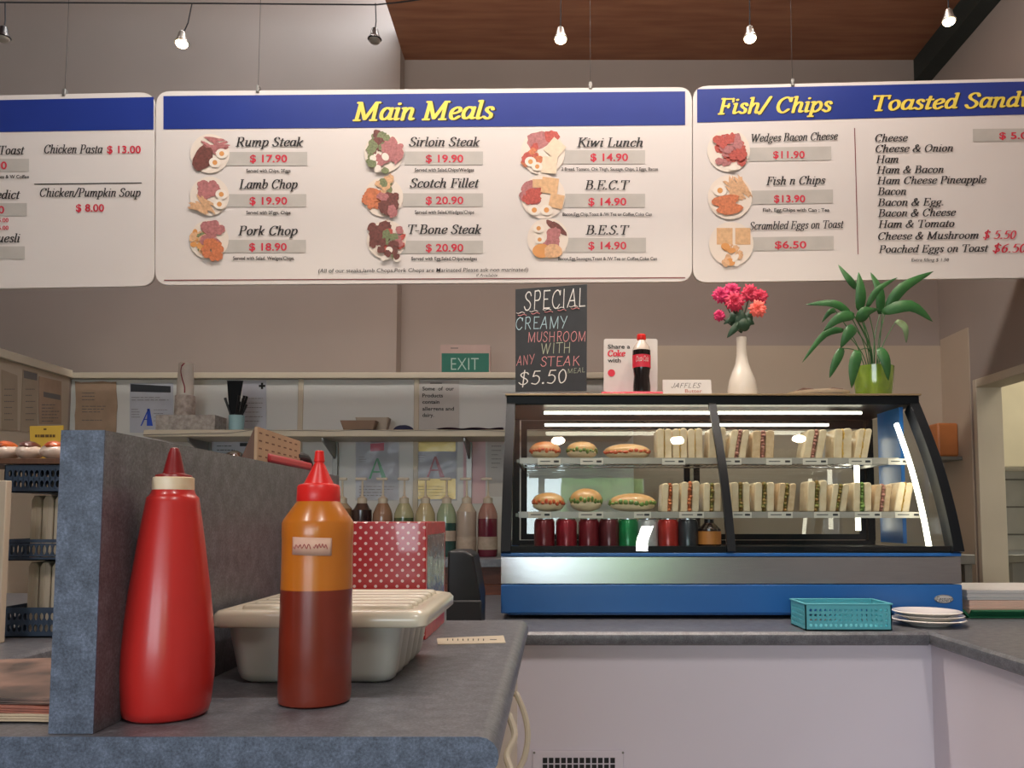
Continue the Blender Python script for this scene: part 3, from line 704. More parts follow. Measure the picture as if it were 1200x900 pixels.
for x, sx in ((CXL+.012, 1), (CXR-.012, -1)):
    pts = [(x, y+.03, z) for y, z in prof if z < ZT-.04]+[(x, CB-.03, ZT-.04), (x, CB-.03, zg)]
    mb = MB(); mb.add(pts, [tuple(range(len(pts)))]); g = mb.build('end_glass', cg, dc, smooth=0)
    bm = bmesh.new(); bm.from_mesh(g.data); bm.faces.ensure_lookup_table()
    if bm.faces[0].normal.x*sx < 0: bmesh.ops.reverse_faces(bm, faces=bm.faces)
    bm.to_mesh(g.data); bm.free()
# rear sliding doors
mb = MB()
for x0, x1, y in ((CXL+.03, xm+.03, CB-.012), (xm-.03, CXR-.03, CB-.024)):
    mb = MB(); w = .022
    mb.box(x0, x0+w, y, y+.01, zg+.014, ZT-.037); mb.box(x1-w, x1, y, y+.01, zg+.014, ZT-.037); mb.box(x0+w, x1-w, y, y+.01, zg+.014, zg+.035); mb.box(x0+w, x1-w, y, y+.01, ZT-.07, ZT-.037)
    dr = mb.build('sliding_door', M['blackm'] , dc)
    g = MB().add([(x0+w, y+.005, zg+.03), (x1-w, y+.005, zg+.03), (x1-w, y+.005, ZT-.06), (x0+w, y+.005, ZT-.06)], [(0, 1, 2, 3)]).build('pane', cg2, dr, smooth=0)
    bm = bmesh.new(); bm.from_mesh(g.data); bm.faces.ensure_lookup_table()
    if bm.faces[0].normal.y > 0: bmesh.ops.reverse_faces(bm, faces=bm.faces)
    bm.to_mesh(g.data); bm.free()
# blue upright at the right end inside, light tubes, and glowing tubes added as streaks
x = CXR-.05
MB().box(x-.006, x+.006, 2.62, 2.8, zg+.012, ZT-.04).build('inner_upright', M['blue'], dc)
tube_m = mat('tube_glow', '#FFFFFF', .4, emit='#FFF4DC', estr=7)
p = at(700, 484, YTOP+.07)
mb = MB(); mb.tube([(CXL+.12, YTOP+.07, ZT-.052), (CXR-.16, YTOP+.07, ZT-.052)], .005, 12); q_ = at(700, 498, 2.88); mb.tube([(CXL+.12, 2.88, q_.z), (CXR-.2, 2.88, q_.z)], .005, 12); mb.build('glow_tube', tube_m, dc)
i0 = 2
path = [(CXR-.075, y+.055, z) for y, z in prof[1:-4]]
MB().tube(path, .008, 10).build('glow_tube', tube_m, dc)  # glowing tube added for the bright streaks along the curved end
MB().tube([(CXR-.11, 2.86, zg+.05), (CXR-.11, 2.86, ZT-.12)], .009, 10).build('glow_tube', tube_m, dc)  # upright glow added in place of a reflection in the end glass
# maker's oval badge
b = at(1106, 702, CFY-.002); mb = MB(); mb.lathe([(.027, 0), (.027, .003), (.024, .004)], (0, 0, 0), 32, sy=.46); mb.lathe([(.0245, .0041), (.0245, .0046)], (0, 0, 0), 32, m=1, sy=.42)
mb.xf(Matrix.Translation((b.x, CFY-.0002, b.z)) @ Matrix.Rotation(PI/2, 4, 'X')); bd = mb.build('badge', [M['steel2'], M['paper']], dc)
mb = MB(); write(mb, 'Fessure', 1097, 1116, 705, 5.5, lambda px, py: at(px, py, CFY-.0053), style='chalk', shear=.25, w=1.6); mb.build('badge_lettering', M['dkink'], bd, smooth=0)
# shelves: wire racks with chrome rails
YS1, YS2 = 2.50, 2.56
zs1, zs2 = at(0, 600, YS1).z, at(0, 537, YS2).z
def shelf(name, y0, z):
    mb = MB(); x0, x1 = CXL+.045, CXR-.09
    for y in (y0, y0+.12, y0+.24, CB-.06): mb.tube([(x0, y, z-.004), (x1, y, z-.004)], .003, 6)
    n = 60
    for i in range(n+1):
        x = x0+(x1-x0)*i/n; mb.tube([(x, y0, z-.001), (x, CB-.06, z-.001)], .0012, 5)
    o = mb.build(name, M['chrome'], dc)
    fr = MB(); fr.box(x0, x1, y0-.006, y0-.003, z-.018, z+.001); fr.build('tag_rail', mat('clear_rail', '#A9A49C', .25, var=.1), o)
    for x in (x0-.01, x1+.002):
        MB().box(x, x+.008, y0, CB-.05, z-.014, z-.004).build('bracket', M['steel2'], o)
    return o
shelf('shelf', YS1, zs1); shelf('shelf', YS2, zs2)

# ---- food in the case
bread = mat('sandwich_bread', '#D9C19A', .55, col2='#E6D3B2', scale=40, bump=.15, coat=.25); brown_bread = mat('wholemeal_bread', '#C7A67E', .6, col2='#D9BE98', scale=60, bump=.2, coat=.25)
bun = mat('bun_crust', '#B9834A', .4, col2='#D6AE78', scale=14, coat=.35, bump=.05); crumb = mat('bun_crumb', '#E3CFA8', .6, scale=40, bump=.1)
FILL = {'ham': mat('ham_filling', '#B88474', .45, col2='#9A6458', scale=60, coat=.3), 'salad': mat('salad_filling', '#6B7A3A', .5, col2='#9A6A3A', scale=70, coat=.3), 'bacon': mat('bacon_filling', '#A8502E', .45, col2='#C27848', scale=70, coat=.3), 'egg': mat('egg_filling', '#D9B45A', .5, col2='#C8A23C', scale=60, coat=.3), 'tomato': mat('tomato_filling', '#B8402A', .4, col2='#D06838', scale=50, coat=.3), 'lettuce': mat('lettuce_filling', '#7C9A48', .5, col2='#4E6A2C', scale=50, coat=.3)}
def slab(mb, x0, x1, z1, lean, dep, wob=0):
    """one upright layer: rounded top corners, leaning sideways"""
    w = x1-x0; r = min(w*.35, .008); P = []
    raw = [(x0, 0), (x1, 0), (x1, z1-r), (x1-r*.3, z1-r*.3), (x1-r, z1), (x0+r, z1), (x0+r*.3, z1-r*.3), (x0, z1-r)]
    mb.ext([(x+z*lean, 0, z) for x, z in raw], (0, dep, 0))
def sandwich(px0, px1, ptop, pbase, Y, z, fill, lean, label, b=bread, group='sandwiches in the display case'):
    a = at(px0, pbase, Y); c = at(px1, pbase, Y); h = at(px0, ptop, Y).z-z; w = c.x-a.x-.001-abs(lean)*h
    x0 = a.x+(0 if lean >= 0 else -lean*h)
    root = thing('sandwich', label, 'sandwich', (x0, Y, z+.0012), group)
    t = w*(.485 if fill == 'egg' else .385); f = w-2*t; dep = .085
    for s, q in ((0, 0), (1, t+f)):
        mb = MB(); slab(mb, q, q+t, h*R.uniform(.97, 1), lean, dep); mb.build('bread_slice', b, root, world=False, bevel=.003)
    mb = MB(); n = 9
    for i in range(n):
        zz = h*.97*i/n; o = R.uniform(-.002, .002); ww = f*R.uniform(.9, 1.35); cx = t+f/2+lean*zz
        mb.ell((cx+o, .012+R.uniform(-.006, .004), zz+h/n*.5), ww/2, .016, h/n*.75, 10, 6); 
    mb.box(t+.001, t+f-.001, .01, dep-.004, .001, h*.93)
    for i in range(len(mb.v)-8, len(mb.v)): v = mb.v[i]; mb.v[i] = (v[0]+v[2]*lean, v[1], v[2])
    mb.build('filling', FILL[fill], root, world=False)
    return root
U = 'on the upper shelf of the case'; L = 'on the lower shelf of the case'
def up(a, b, top, f, ln, lab, bd=bread): sandwich(a, b, top, 537, YS2+.02, zs2, f, ln, lab, bd)
def lo(a, b, top, f, ln, lab, bd=bread): sandwich(a, b, top, 600, YS1+.02, zs1, f, ln, lab, bd)
up(770, 788, 502, 'egg', 0, 'leftmost of three plain pale sandwiches '+U); up(788.5, 806, 502, 'egg', 0, 'middle one of three plain pale sandwiches '+U); up(806.5, 824, 502, 'egg', 0, 'third plain pale sandwich, next to the centre bar, upper shelf')
up(830, 852, 501, 'egg', .05, 'pale sandwich partly behind the case centre bar, upper shelf'); up(852.5, 880, 503, 'ham', .18, 'leaning sandwich just right of the centre bar, upper shelf'); up(881, 909, 504, 'ham', .06, 'sandwich with pink ham filling third right of centre bar, upper shelf', brown_bread)
up(941, 971, 503, 'ham', .2, 'lone leaning ham sandwich in a gap '+U); up(977, 1000, 502, 'egg', .05, 'pale upright sandwich, second from right '+U); up(1000.5, 1024, 502, 'egg', .2, 'pale leaning sandwich furthest right '+U)
lo(775, 797, 566, 'bacon', .05, 'sandwich with brown bacon filling first right of the long roll, lower shelf'); lo(797.5, 821, 564, 'bacon', .05, 'taller bacon sandwich second right of the long roll, lower shelf'); lo(824, 846, 566, 'salad', .03, 'salad and tomato sandwich just left of the centre bar, lower shelf')
lo(858, 879.5, 565, 'salad', 0, 'upright sandwich with thin green filling just right of centre bar, lower shelf'); lo(884, 909, 565, 'salad', .04, 'salad sandwich second right of the centre bar, lower shelf'); lo(910, 935, 566, 'salad', .13, 'leaning salad sandwich third right of the centre bar, lower shelf', brown_bread)
lo(946, 971, 563, 'salad', .06, 'tall salad sandwich fourth right of the centre bar, lower shelf'); lo(972, 997, 567, 'salad', .16, 'leaning salad sandwich fifth right of the centre bar, lower shelf'); lo(1000, 1023, 565, 'lettuce', .04, 'lettuce sandwich third from right end, lower shelf'); lo(1023.5, 1047, 567, 'ham', .14, 'leaning wholemeal sandwich second from right end, lower shelf', brown_bread); lo(1047.5, 1073, 565, 'egg', .2, 'pale leaning sandwich at the right end, lower shelf')
def roll(px0, px1, ptop, pbase, Y, z, fill, label, lid=bun):
    a = at(px0, pbase, Y); c = at(px1, pbase, Y); w = (c.x-a.x)/2; h = at(px0, ptop, Y).z-z; d = min(w, .05)
    root = thing('filled_roll', label, 'bread roll', ((a.x+c.x)/2, Y+d, z+.0012), 'filled rolls in the display case')
    MB().ell((0, 0, h*.33), w*.96, d*.96, h*.33, 24, 10).build('bottom_bun', crumb, root, world=False)
    mb = MB()
    for i in range(26):
        t = 2*PI*i/26; mb.ell((w*.9*math.cos(t), d*.9*math.sin(t), h*(.46+R.uniform(-.06, .08))), w*.14, d*.16, h*R.uniform(.08, .16), 8, 6)
    mb.ell((0, 0, h*.46), w*.88, d*.88, h*.1, 20, 6)
    mb.build('filling', FILL[fill], root, world=False)
    MB().ell((0, 0, h*.5), w, d, h*.5, 24, 10, zmin=-.15, zmax=1).build('top_bun', lid, root, world=False)
roll(620, 657, 516, 537, YS2+.02, zs2, 'tomato', 'round roll with orange topped crust first from left '+U, mat('cheese_crust', '#C06A32', .4, col2='#DDAE80', scale=22, coat=.3)); roll(664, 701, 516, 537, YS2+.02, zs2, 'lettuce', 'round salad roll second from left '+U); roll(709, 764, 519, 537, YS2+.02, zs2, 'tomato', 'long roll with tomato filling '+U)
roll(623, 662, 577, 600, YS1+.02, zs1, 'tomato', 'round roll with tomato filling first from left '+L); roll(668, 707, 572, 600, YS1+.02, zs1, 'lettuce', 'tall round salad roll second from left '+L); roll(715, 771, 578, 600, YS1+.02, zs1, 'lettuce', 'long salad roll '+L)
ORD = ['first', 'second', 'third', 'fourth', 'fifth', 'sixth', 'seventh', 'eighth', 'ninth', 'tenth']
tagm = mat('tag_card', '#DAD4C8', .6, var=.02)
for row, (tags, y0, py) in enumerate(((((630, 657), (680, 707), (776, 803), (842, 869), (898, 928), (941, 970), (995, 1022), (1041, 1066)), YS2, 537.5), (((619, 646), (678, 707), (743, 763), (796, 825), (857, 881), (900, 929), (954, 984), (1002, 1033), (1049, 1079)), YS1, 600))):
    for i, (a, b) in enumerate(tags):
        Y = y0-.0085; p = at(a, py, Y); q = at(b, py+7, Y)
        root = tag(MB().box(p.x, q.x, Y, Y+.0022, q.z, p.z).build('price_tag', tagm), f'{ORD[i]} white price tag from the left on the {("upper", "lower")[row]} shelf rail of the case', 'price tag', 'price tags on the case shelf rails')
        mb = MB(); fn = lambda x, y: at(x, y, Y-.0006)
        quad(mb, [(a+3, py+2.6), (a+(b-a)*.55, py+2.6), (a+(b-a)*.55, py+3.6), (a+3, py+3.6)], fn); quad(mb, [(b-8, py+2), (b-2, py+2), (b-2, py+4.4), (b-8, py+4.4)], fn)
        mb.build('print', M['dkink'], root, smooth=0, world=True)
# little ticket lying on the long lower roll
p = at(742, 590, YS1+.0)
# ---- drinks at the bottom of the case
zc = zf(648)+.0065
canlid = mat('can_lid', '#B9BBBE', .25, metal=1)
def can(px, col, label, r=.032, h=.09, kind='can', Y=2.52):
    x = at(px, 625, Y).x; m = mat('can_'+col, col, .3, metal=.3, var=.25, scale=30, coat=.3)
    root = thing('drink_can', label, 'can', (x, Y, zc), 'drinks on the floor of the display case')
    MB().lathe([(r*.8, 0), (r, .006), (r, h-.01), (r*.84, h)], (0, 0, 0), 28).build('body', m, root, world=False)
    MB().lathe([(r*.84, h), (r*.84, h+.003), (r*.74, h+.001), (0, h+.001)], (0, 0, 0), 28).build('lid', canlid, root, world=False)
for px, col, lab in ((638, '#6A1420', 'dark red drink can first from left in the bottom of the case'), (664, '#8A1828', 'red drink can second from left in the bottom of the case'), (690, '#701624', 'dark red drink can third from left in the bottom of the case'), (714, '#5A2028', 'brownish red drink can left of the green can'), (736, '#0E7A44', 'green drink can in the bottom of the case'), (759, '#B4B6B8', 'silver drink can right of the green can'), (783, '#A42A24', 'red drink can right of the silver can'), (806, '#30363C', 'black drink can in the bottom of the case')): can(px, col, lab)
# glass jar-like bottle with an orange label
x = at(831, 625, 2.52).x; root = thing('drink_bottle', 'squat dark bottle with orange label beside the black can', 'bottle', (x, 2.52, zc), 'drinks on the floor of the display case')
MB().lathe([(.033, 0), (.036, .008), (.036, .06), (.02, .074), (.014, .08)], (0, 0, 0), 28).build('body', mat('dark_glass', '#231A18', .15, coat=.5), root, world=False)
MB().lathe([(.0365, .014), (.0365, .054)], (0, 0, 0), 28).build('label_band', mat('orange_label', '#C07A38', .5), root, world=False); MB().lathe([(.015, .08), (.015, .091)], (0, 0, 0), 20).build('cap', M['black'], root, world=False)

# ================================================================== ON TOP OF THE CASE
YT = 2.8; fT = lambda d=0: (lambda px, py: at(px, py, YT-d))
# chalkboard
ck = thing('chalkboard_sign', 'black chalkboard reading SPECIAL CREAMY MUSHROOM WITH ANY STEAK $5.50 MEAL', 'chalkboard', (at(645, 462, YT).x, YT, ZT))
mb = MB(); mb.ext([at(604, 339, YT), at(688, 333, YT), at(687.5, 458, YT), at(604, 459, YT)], (0, .008, 0)); mb.build('board', M['chalkb'], ck, smooth=0)
a, b = at(598, 457, YT-.03), at(692, 456, YT-.03); mb = MB(); mb.ext([(a.x, YT-.03, ZT+.0005), (b.x, YT-.03, ZT+.0005), (b.x-.004, YT-.03, ZT+.03), (a.x+.004, YT-.03, ZT+.026)], (0, .028, 0)); mb.box(a.x, b.x, YT+.009, YT+.03, ZT+.0005, ZT+.026); mb.build('wooden_foot', M['wood'], ck, bevel=.002)
def chalk(name, m, L):
    for s, x0, x1, y, cap, y1 in L:
        mb = MB(); write(mb, s, x0, x1, y, cap, fT(.001), b1=y1, style='chalk'); mb.build(name, m, ck, smooth=0)
chalk('chalk_lettering', M['chalk'], [('SPECIAL', 614, 686, 363.5, 21, 358.5), ('$5.50', 607.5, 664, 451.5, 16, 449)])
chalk('chalk_lettering', M['chalkb2'], [('CREAMY', 604.5, 665, 386, 14, 384.5)])
chalk('chalk_lettering', M['chalkp'], [('MUSHROOM', 619, 686, 400.7, 11.5, 399.7), ('ANY', 605, 626.5, 428.5, 11, 426), ('STEAK', 633.5, 679, 429.5, 11, 428)])
chalk('chalk_lettering', M['chalkg'], [('WITH', 634.6, 668, 415, 12, 413), ('MEAL', 665.5, 685.5, 437.5, 5.5, 436)])
mb = MB()
for r_, off, x0 in ((0, 0, 0), (1, 2.6, 2)):
    for i in range(5):
        P = [(605+x0+i*15.5+t, 366.5-i*1.9+off+.9*math.sin(t*.7)) for t in range(0, 12, 2)]
        mb.tube([at(*q, YT-.0016) for q in P], .0014, 5, m=r_)
mb.build('chalk_waves', [M['chalk'], M['chalkp']], ck)
# drink advert
YA = 2.78; fA = lambda d: (lambda px, py: at(px, py, YA+.031-d))
ad = thing('drink_advert', 'white counter card reading Share a Coke with, on a red stand', 'sign', (at(740, 462, YA).x, YA, ZT))
mb = MB(); mb.ext([at(*p, YA+.031) for p in rrect([(707.5, 397), (770.5, 397), (770.5, 459), (707.5, 459)], 3)], (0, .004, 0)); mb.build('card', M['paper'], ad, smooth=0)
a, b = at(706, 460, YA-.06), at(776, 460, YA-.06)
mb = MB(); mb.ext([(a.x, YA-.085, ZT+.0005), (a.x, YA-.085, ZT+.020), (a.x, YA-.08, ZT+.024), (a.x, YA-.004, ZT+.024), (a.x, YA-.0005, ZT+.036), (a.x, YA+.03, ZT+.036), (a.x, YA+.03, ZT+.0005)], (b.x-a.x, 0, 0)); mb.build('stand', mat('red_acrylic', '#C03048', .15, coat=.6), ad, bevel=.002)
mb = MB(); write(mb, 'Share a', 712.3, 738.5, 408.5, 5, fA(.001), style='sans'); mb.build('lettering', M['ink'], ad, smooth=0); mb = MB(); write(mb, 'with', 712, 727.5, 424.5, 5, fA(.001), style='sans'); mb.build('lettering', M['ink'], ad, smooth=0)
mb = MB(); write(mb, 'Coke', 712, 733, 417.5, 7, fA(.001), style='serif', shear=.05, w=1.5); mb.add([at(716.5+4.3*math.cos(k*PI/12), 437+4.3*math.sin(k*PI/12), YA+.03) for k in range(24)], [tuple(range(24))]); mb.build('red_print', M['red'], ad, smooth=0)
bx = at(752, 450, YA-.025); sc_ = (at(762.5, 450, YA-.025).x-bx.x)
bx = at(752, 450, YA-.045); bt = thing('cola_bottle', 'plastic cola bottle with red cap and red label standing before the white card', 'bottle', (bx.x, YA-.045, ZT+.0246))
H = at(752, 392, YA-.045).z-(ZT+.0246)
MB().lathe([(sc_*.75, 0), (sc_*.95, H*.02), (sc_*.98, H*.1), (sc_*.86, H*.28), (sc_*.98, H*.42), (sc_, H*.5), (sc_, H*.72)], (0, 0, 0), 28).build('cola', mat('cola', '#120A0A', .08, coat=.6), bt, world=False)
MB().lathe([(sc_, H*.7205), (sc_*.9, H*.78), (sc_*.55, H*.86), (sc_*.42, H*.9)], (0, 0, 0), 28).build('neck', mat('clear_plastic', '#B9ACA0', .1, coat=.6), bt, world=False)
MB().lathe([(sc_*1.02, H*.42), (sc_*1.02, H*.635)], (0, 0, 0), 28).build('label_band', M['red'], bt, world=False)
MB().lathe([(sc_*.46, H*.9), (sc_*.5, H*.91), (sc_*.5, H*.985), (sc_*.42, H)], (0, 0, 0), 24).build('cap', M['rcap'], bt, world=False)
mb = MB()
def wrap(px, py):
    t = (px-752)/10.5; an = -PI/2+max(-1.3, min(1.3, t)); r = sc_*1.03
    return (bx.x+r*math.cos(an), YA-.045+r*math.sin(an), at(752, py, YA-.03).z)
write(mb, 'Coca-Cola', 744, 760, 426, 6, wrap, style='chalk', shear=.3, w=1.5)
mb.build('label_lettering', M['paper'], bt, smooth=0)
# folded price card
YC = 2.74; fC = lambda px, py: at(px, py, YC-.0006)
pc = thing('folded_card', 'small white folded card with handwriting and the word Butter', 'card', (at(805, 462, YC).x, YC, ZT))
mb = MB(); a, b = at(777, 445, YC), at(834, 445, YC); mb.ext([(a.x, YC, ZT+.0006), (a.x, YC+.012, a.z+.002), (a.x, YC+.0135, a.z+.002), (a.x, YC+.03, ZT+.0006), (a.x, YC+.0285, ZT+.0006), (a.x, YC+.0125, a.z), (a.x, YC+.0016, ZT+.0006)], (b.x-a.x, 0, 0)); mb.build('card', M['paper'], pc, smooth=0)
def fC(px, py):
    p = at(px, py, YC); t = (p.z-ZT)/(a.z+.002-ZT); return (p.x, YC+.012*t-.0012, p.z)
mb = MB(); write(mb, 'JAFFLES', 787, 822, 454, 5.5, fC, style='chalk', shear=.3, w=1.3); mb.build('handwriting', M['ink'], pc, smooth=0)
mb = MB(); write(mb, 'Butter', 803, 823, 460, 4.4, fC, style='sans', w=.5); mb.build('lettering', mat('brick_ink', '#A86A5E', .7), pc, smooth=0)
# vase with flowers
YV = 2.74; vc = at(870, 461, YV); s = YV/F
va = thing('flower_vase', 'slim white bottle vase holding pink and coral dahlias', 'vase', (vc.x, YV, ZT))
MB().lathe([(r*s, (461-y)*s) for r, y in ((16, 461), (17.5, 459), (17.4, 449), (15.5, 438), (11.5, 427), (8, 418), (6.3, 408), (6, 395), (6.2, 386), (5.2, 385.6), (5, 395))], (vc.x, YV, ZT+.0004), 32).build('vase_body', M['vase'], va)
def bloom(px, py, r, m, dy, tilt=0):
    c = at(px, py, YV+dy); mb = MB(); rr = r*s
    for ring, (n, l, el) in enumerate(((16, 1.0, 8), (14, .82, 28), (11, .62, 48), (8, .42, 66))):
        for i in range(n):
            an = 2*PI*(i+.5*ring)/n+R.uniform(-.1, .1); e = math.radians(el)
            d = Vector((math.cos(an)*math.cos(e), -math.sin(e), math.sin(an)*math.cos(e))); side = Vector((-math.sin(an), 0, math.cos(an)))
            w = rr*l*.26; L_ = rr*l*R.uniform(.9, 1.1); up = d.cross(side)
            b0 = c+d*L_*.1; m1 = c+d*L_*.6+up*w*.3; t = c+d*L_
            mb.add([b0-side*w*.4, b0+side*w*.4, m1+side*w, t, m1-side*w], [(0, 1, 2, 3, 4)])
    mb.ell(c, rr*.3, rr*.2, rr*.3, 10, 6)
    mb.build('bloom', m, va, smooth=60, solid=.0006)
    MB().tube(smooth_pts([tuple(c+Vector((0, .004, 0))), tuple(c*.5+Vector((vc.x, YV, at(870, 385, YV).z))*.5+Vector((0, .01, -.004))), (vc.x, YV, at(870, 390, YV).z)], 4), .0022, 6).build('stem', M['dleaf'], va)
for a in ((845, 346, 11.5, M['mag'], 0), (858, 341, 11, M['mag'], .015), (861, 354, 13, M['pink'], -.03), (879, 344, 12, M['pink'], .0), (890, 348, 10.5, M['pink'], .02), (843, 370, 8, M['mag'], -.005), (887.5, 362.5, 11.5, M['coral'], -.035)): bloom(*a)
mb = MB()
def leafblade(mb, P, w, up=Vector((0, -1, 0)), fold=.25, m=0):
    """leaf along a 3-D path with a centre fold"""
    P = smooth_pts([tuple(p) for p in P], 4); P = [Vector(p) for p in P]; n = len(P); vs = []; fs = []
    for i, p in enumerate(P):
        t = i/(n-1); d = (P[min(i+1, n-1)]-P[max(i-1, 0)]).normalized(); sd = d.cross(up)
        if sd.length < 1e-4: sd = Vector((1, 0, 0))
        sd.normalize(); ww = w*.5*(math.sin(PI*min(1, t*.94+.06)**.75)+.02)
        nn = sd.cross(d)
        vs += [p-sd*ww+nn*ww*fold, p, p+sd*ww+nn*ww*fold]
    for i in range(n-1):
        a = i*3; fs += [(a, a+1, a+4, a+3), (a+1, a+2, a+5, a+4)]
    mb.add(vs, fs, m)
for (a, b, w, dy) in (((868, 378), (852, 396), 9, -.02), ((866, 372), (862, 352), 12, .02), ((872, 376), (884, 380), 9, -.02), ((868, 386), (868, 362), 14, -.012), ((872, 384), (880, 364), 13, -.005), ((864, 384), (856, 366), 13, 0), ((862, 372), (848, 380), 7, -.01), ((870, 388), (874, 372), 14, -.02)):
    leafblade(mb, [at(*a, YV+dy), at((a[0]+b[0])/2, (a[1]+b[1])/2-1, YV+dy-.01), at(*b, YV+dy-.005)], w*s)
mb.build('foliage', M['dleaf'], va, smooth=60, solid=.0006)
# leafy plant in a lime glass pot
YP = 2.76; s = YP/F; pcx = at(1024, 461, YP)
pl = thing('potted_plant', 'long leafed peace lily in a lime green glass pot on the case', 'plant', (pcx.x, YP, ZT))
MB().lathe([(r*s, (462-y)*s) for r, y in ((18.5, 462), (20, 460), (22, 440), (23.5, 422), (22.2, 421.6), (20.5, 440), (18.6, 452))], (pcx.x, YP, ZT+.0004), 32).build('pot', M['pot'], pl)
MB().lathe([(0, (452-462)*-s), (20*s, 12*s), (20*s, 18*s), (0, 19*s)], (pcx.x, YP, ZT+.001), 24).build('soil', mat('potting_soil', '#3A2A20', .9, bump=.4, scale=80), pl)
LV = [((1003, 338), (994, 327), (982, 310), 9, .02), ((1007, 364), (1008, 342), (1006, 319), 13, -.03), ((1016, 360), (1028, 340), (1052, 325), 8, -.05), ((1039, 361), (1058, 337), (1094, 318), 14, .03), ((1034, 366), (1066, 359), (1093, 377), 15, -.02),
      ((1031, 368), (1030, 342), (1020, 319), 12, .06), ((996, 368), (976, 356), (944, 357), 10, .0), ((979, 364), (972, 366), (963, 378), 7, .03), ((1001, 370), (983, 373), (965, 388), 13, -.05), ((988, 387), (966, 392), (940, 425), 9, -.02), ((1001, 383), (993, 392), (985, 408), 14, -.06), ((987, 408), (979, 424), (972, 443), 11, -.05),
      ((1005, 411), (1000, 430), (998, 455), 14, -.09), ((1030, 408), (1037, 424), (1041, 446), 13, -.09), ((1050, 376), (1060, 384), (1062, 402), 9, .05), ((1006, 377), (1012, 366), (1024, 362), 13, -.06), ((1010, 376), (1016, 366), (1030, 362), 10, 0)]
for i, (a, b, c, w, dy) in enumerate(LV):
    mb = MB(); Y = YP+dy
    leafblade(mb, [at(*a, Y), at(*b, Y-.015), at(*c, Y-.005)], w*s*.95, fold=.35)
    q = mb.build('leaf', M['pleaf'] if i == 14 else M['leaf'], pl, smooth=60, solid=.0007)
    st = [Vector((pcx.x+(a[0]-1018)*.12*s, YP, ZT+19*s)), Vector((pcx.x+(a[0]-1018)*.45*s, (YP+Y)/2, (ZT+22*s)*.45+at(*a, Y).z*.55)), at(*a, Y)]
    if a[1] > 400: st[1] = Vector((pcx.x+(a[0]-1018)*.5*s, Y+.06, ZT+58*s))
    MB().tube(smooth_pts([tuple(p) for p in st], 5), .0016, 6).build('stalk', M['leaf'], pl)
# two dark plates stacked on top between vase and pot
mb = MB(); c = at(958, 459, 2.74); mb.lathe([(.04, 0), (.1, .018), (.105, .023), (.098, .022), (.04, .004), (0, .004)], (c.x, 2.74, ZT+.0005), 36); tag(mb.build('plate', M['plate']), 'white shallow plate lying on top of the case beside the plant', 'plate')
for px, lab in ((943, 'left dark brown crust resting on the plate rim on the case top'), (977, 'right dark brown crust resting on the plate rim on the case top')):
    a = at(px, 459, 2.72); mb = MB(); mb.ext([(a.x-.03, 2.70, ZT+.0245), (a.x+.034, 2.70, ZT+.0245), (a.x+.024, 2.70, ZT+.034), (a.x-.012, 2.70, ZT+.038)], (0, .07, 0)); tag(mb.build('bread_crust', mat('dark_crust', '#5A4034', .7, var=.2, scale=60), bevel=.002), lab, 'bread')

# ================================================================== ON THE SERVICE COUNTER
# turquoise basket with round holes
def holed(mb, p0, ux, uz, w, h, th, nx, nz, mx, mz0, mz1, rad, inward, m=0, seg=10):
    """wall panel with a real grid of holes (front, back and rims)"""
    cw = (w-2*mx)/nx; ch = (h-mz0-mz1)/nz
    P = lambda x, z, d: Vector(p0)+Vector(ux)*x+Vector(uz)*z+Vector(inward)*d
    for x0, x1, z0, z1 in ((0, w, 0, mz0), (0, w, h-mz1, h), (0, mx, mz0, h-mz1), (w-mx, w, mz0, h-mz1)):
        for d in (0, th): mb.add([P(x0, z0, d), P(x1, z0, d), P(x1, z1, d), P(x0, z1, d)], [(0, 1, 2, 3)], m)
    for i in range(nx):
        for j in range(nz):
            cx, cz = mx+(i+.5)*cw, mz0+(j+.5)*ch
            O = []; I = []
            for k in range(seg):
                t = 2*PI*(k+.5)/seg; c, s_ = math.cos(t), math.sin(t); q = max(abs(c)/(cw/2), abs(s_)/(ch/2))
                O.append((cx+c/q, cz+s_/q)); I.append((cx+c*rad[0], cz+s_*rad[1]))
            # corners of the cell so the panel stays gap free
            for d in (0, th):
                vs = [P(*o, d) for o in O]+[P(*o, d) for o in I]
                fs = [(k, (k+1) % seg, seg+(k+1) % seg, seg+k) for k in range(seg)]
                mb.add(vs, fs, m)
            mb.add([P(*o, 0) for o in I]+[P(*o, th) for o in I], [(k, (k+1) % seg, seg+(k+1) % seg, seg+k) for k in range(seg)], m)
    for (a, b) in (((0, 0), (w, 0)), ((w, 0), (w, h)), ((w, h), (0, h)), ((0, h), (0, 0))):
        mb.add([P(*a, 0), P(*b, 0), P(*b, th), P(*a, th)], [(0, 1, 2, 3)], m)
def basket(x0, x1, y0, y1, z, h, nx, ny, nz, rx, rz, seg=12, mz0=.014, mz1=.016, m=0, mx=.008):
    mb = MB(); t = .003
    holed(mb, (x0, y0, z), (1, 0, 0), (0, 0, 1), x1-x0, h, t, nx, nz, mx, mz0, mz1, (rx, rz), (0, 1, 0), seg=seg)
    holed(mb, (x0, y1, z), (1, 0, 0), (0, 0, 1), x1-x0, h, t, nx, nz, mx, mz0, mz1, (rx, rz), (0, -1, 0), seg=seg)
    for x, d in ((x0, 1), (x1, -1)): holed(mb, (x, y0, z), (0, 1, 0), (0, 0, 1), y1-y0, h, t, ny, nz, mx, mz0, mz1, (rx, rz), (d, 0, 0), seg=seg)
    mb.box(x0, x1, y0, y1, z, z+.003)
    return mb
bx0, bx1 = at(944, 736, 2.12).x, at(1045.5, 736, 2.12).x
bk = thing('plastic_basket', 'turquoise plastic basket with round holes on the counter before the case', 'basket', ((bx0+bx1)/2, 2.18, ZS))
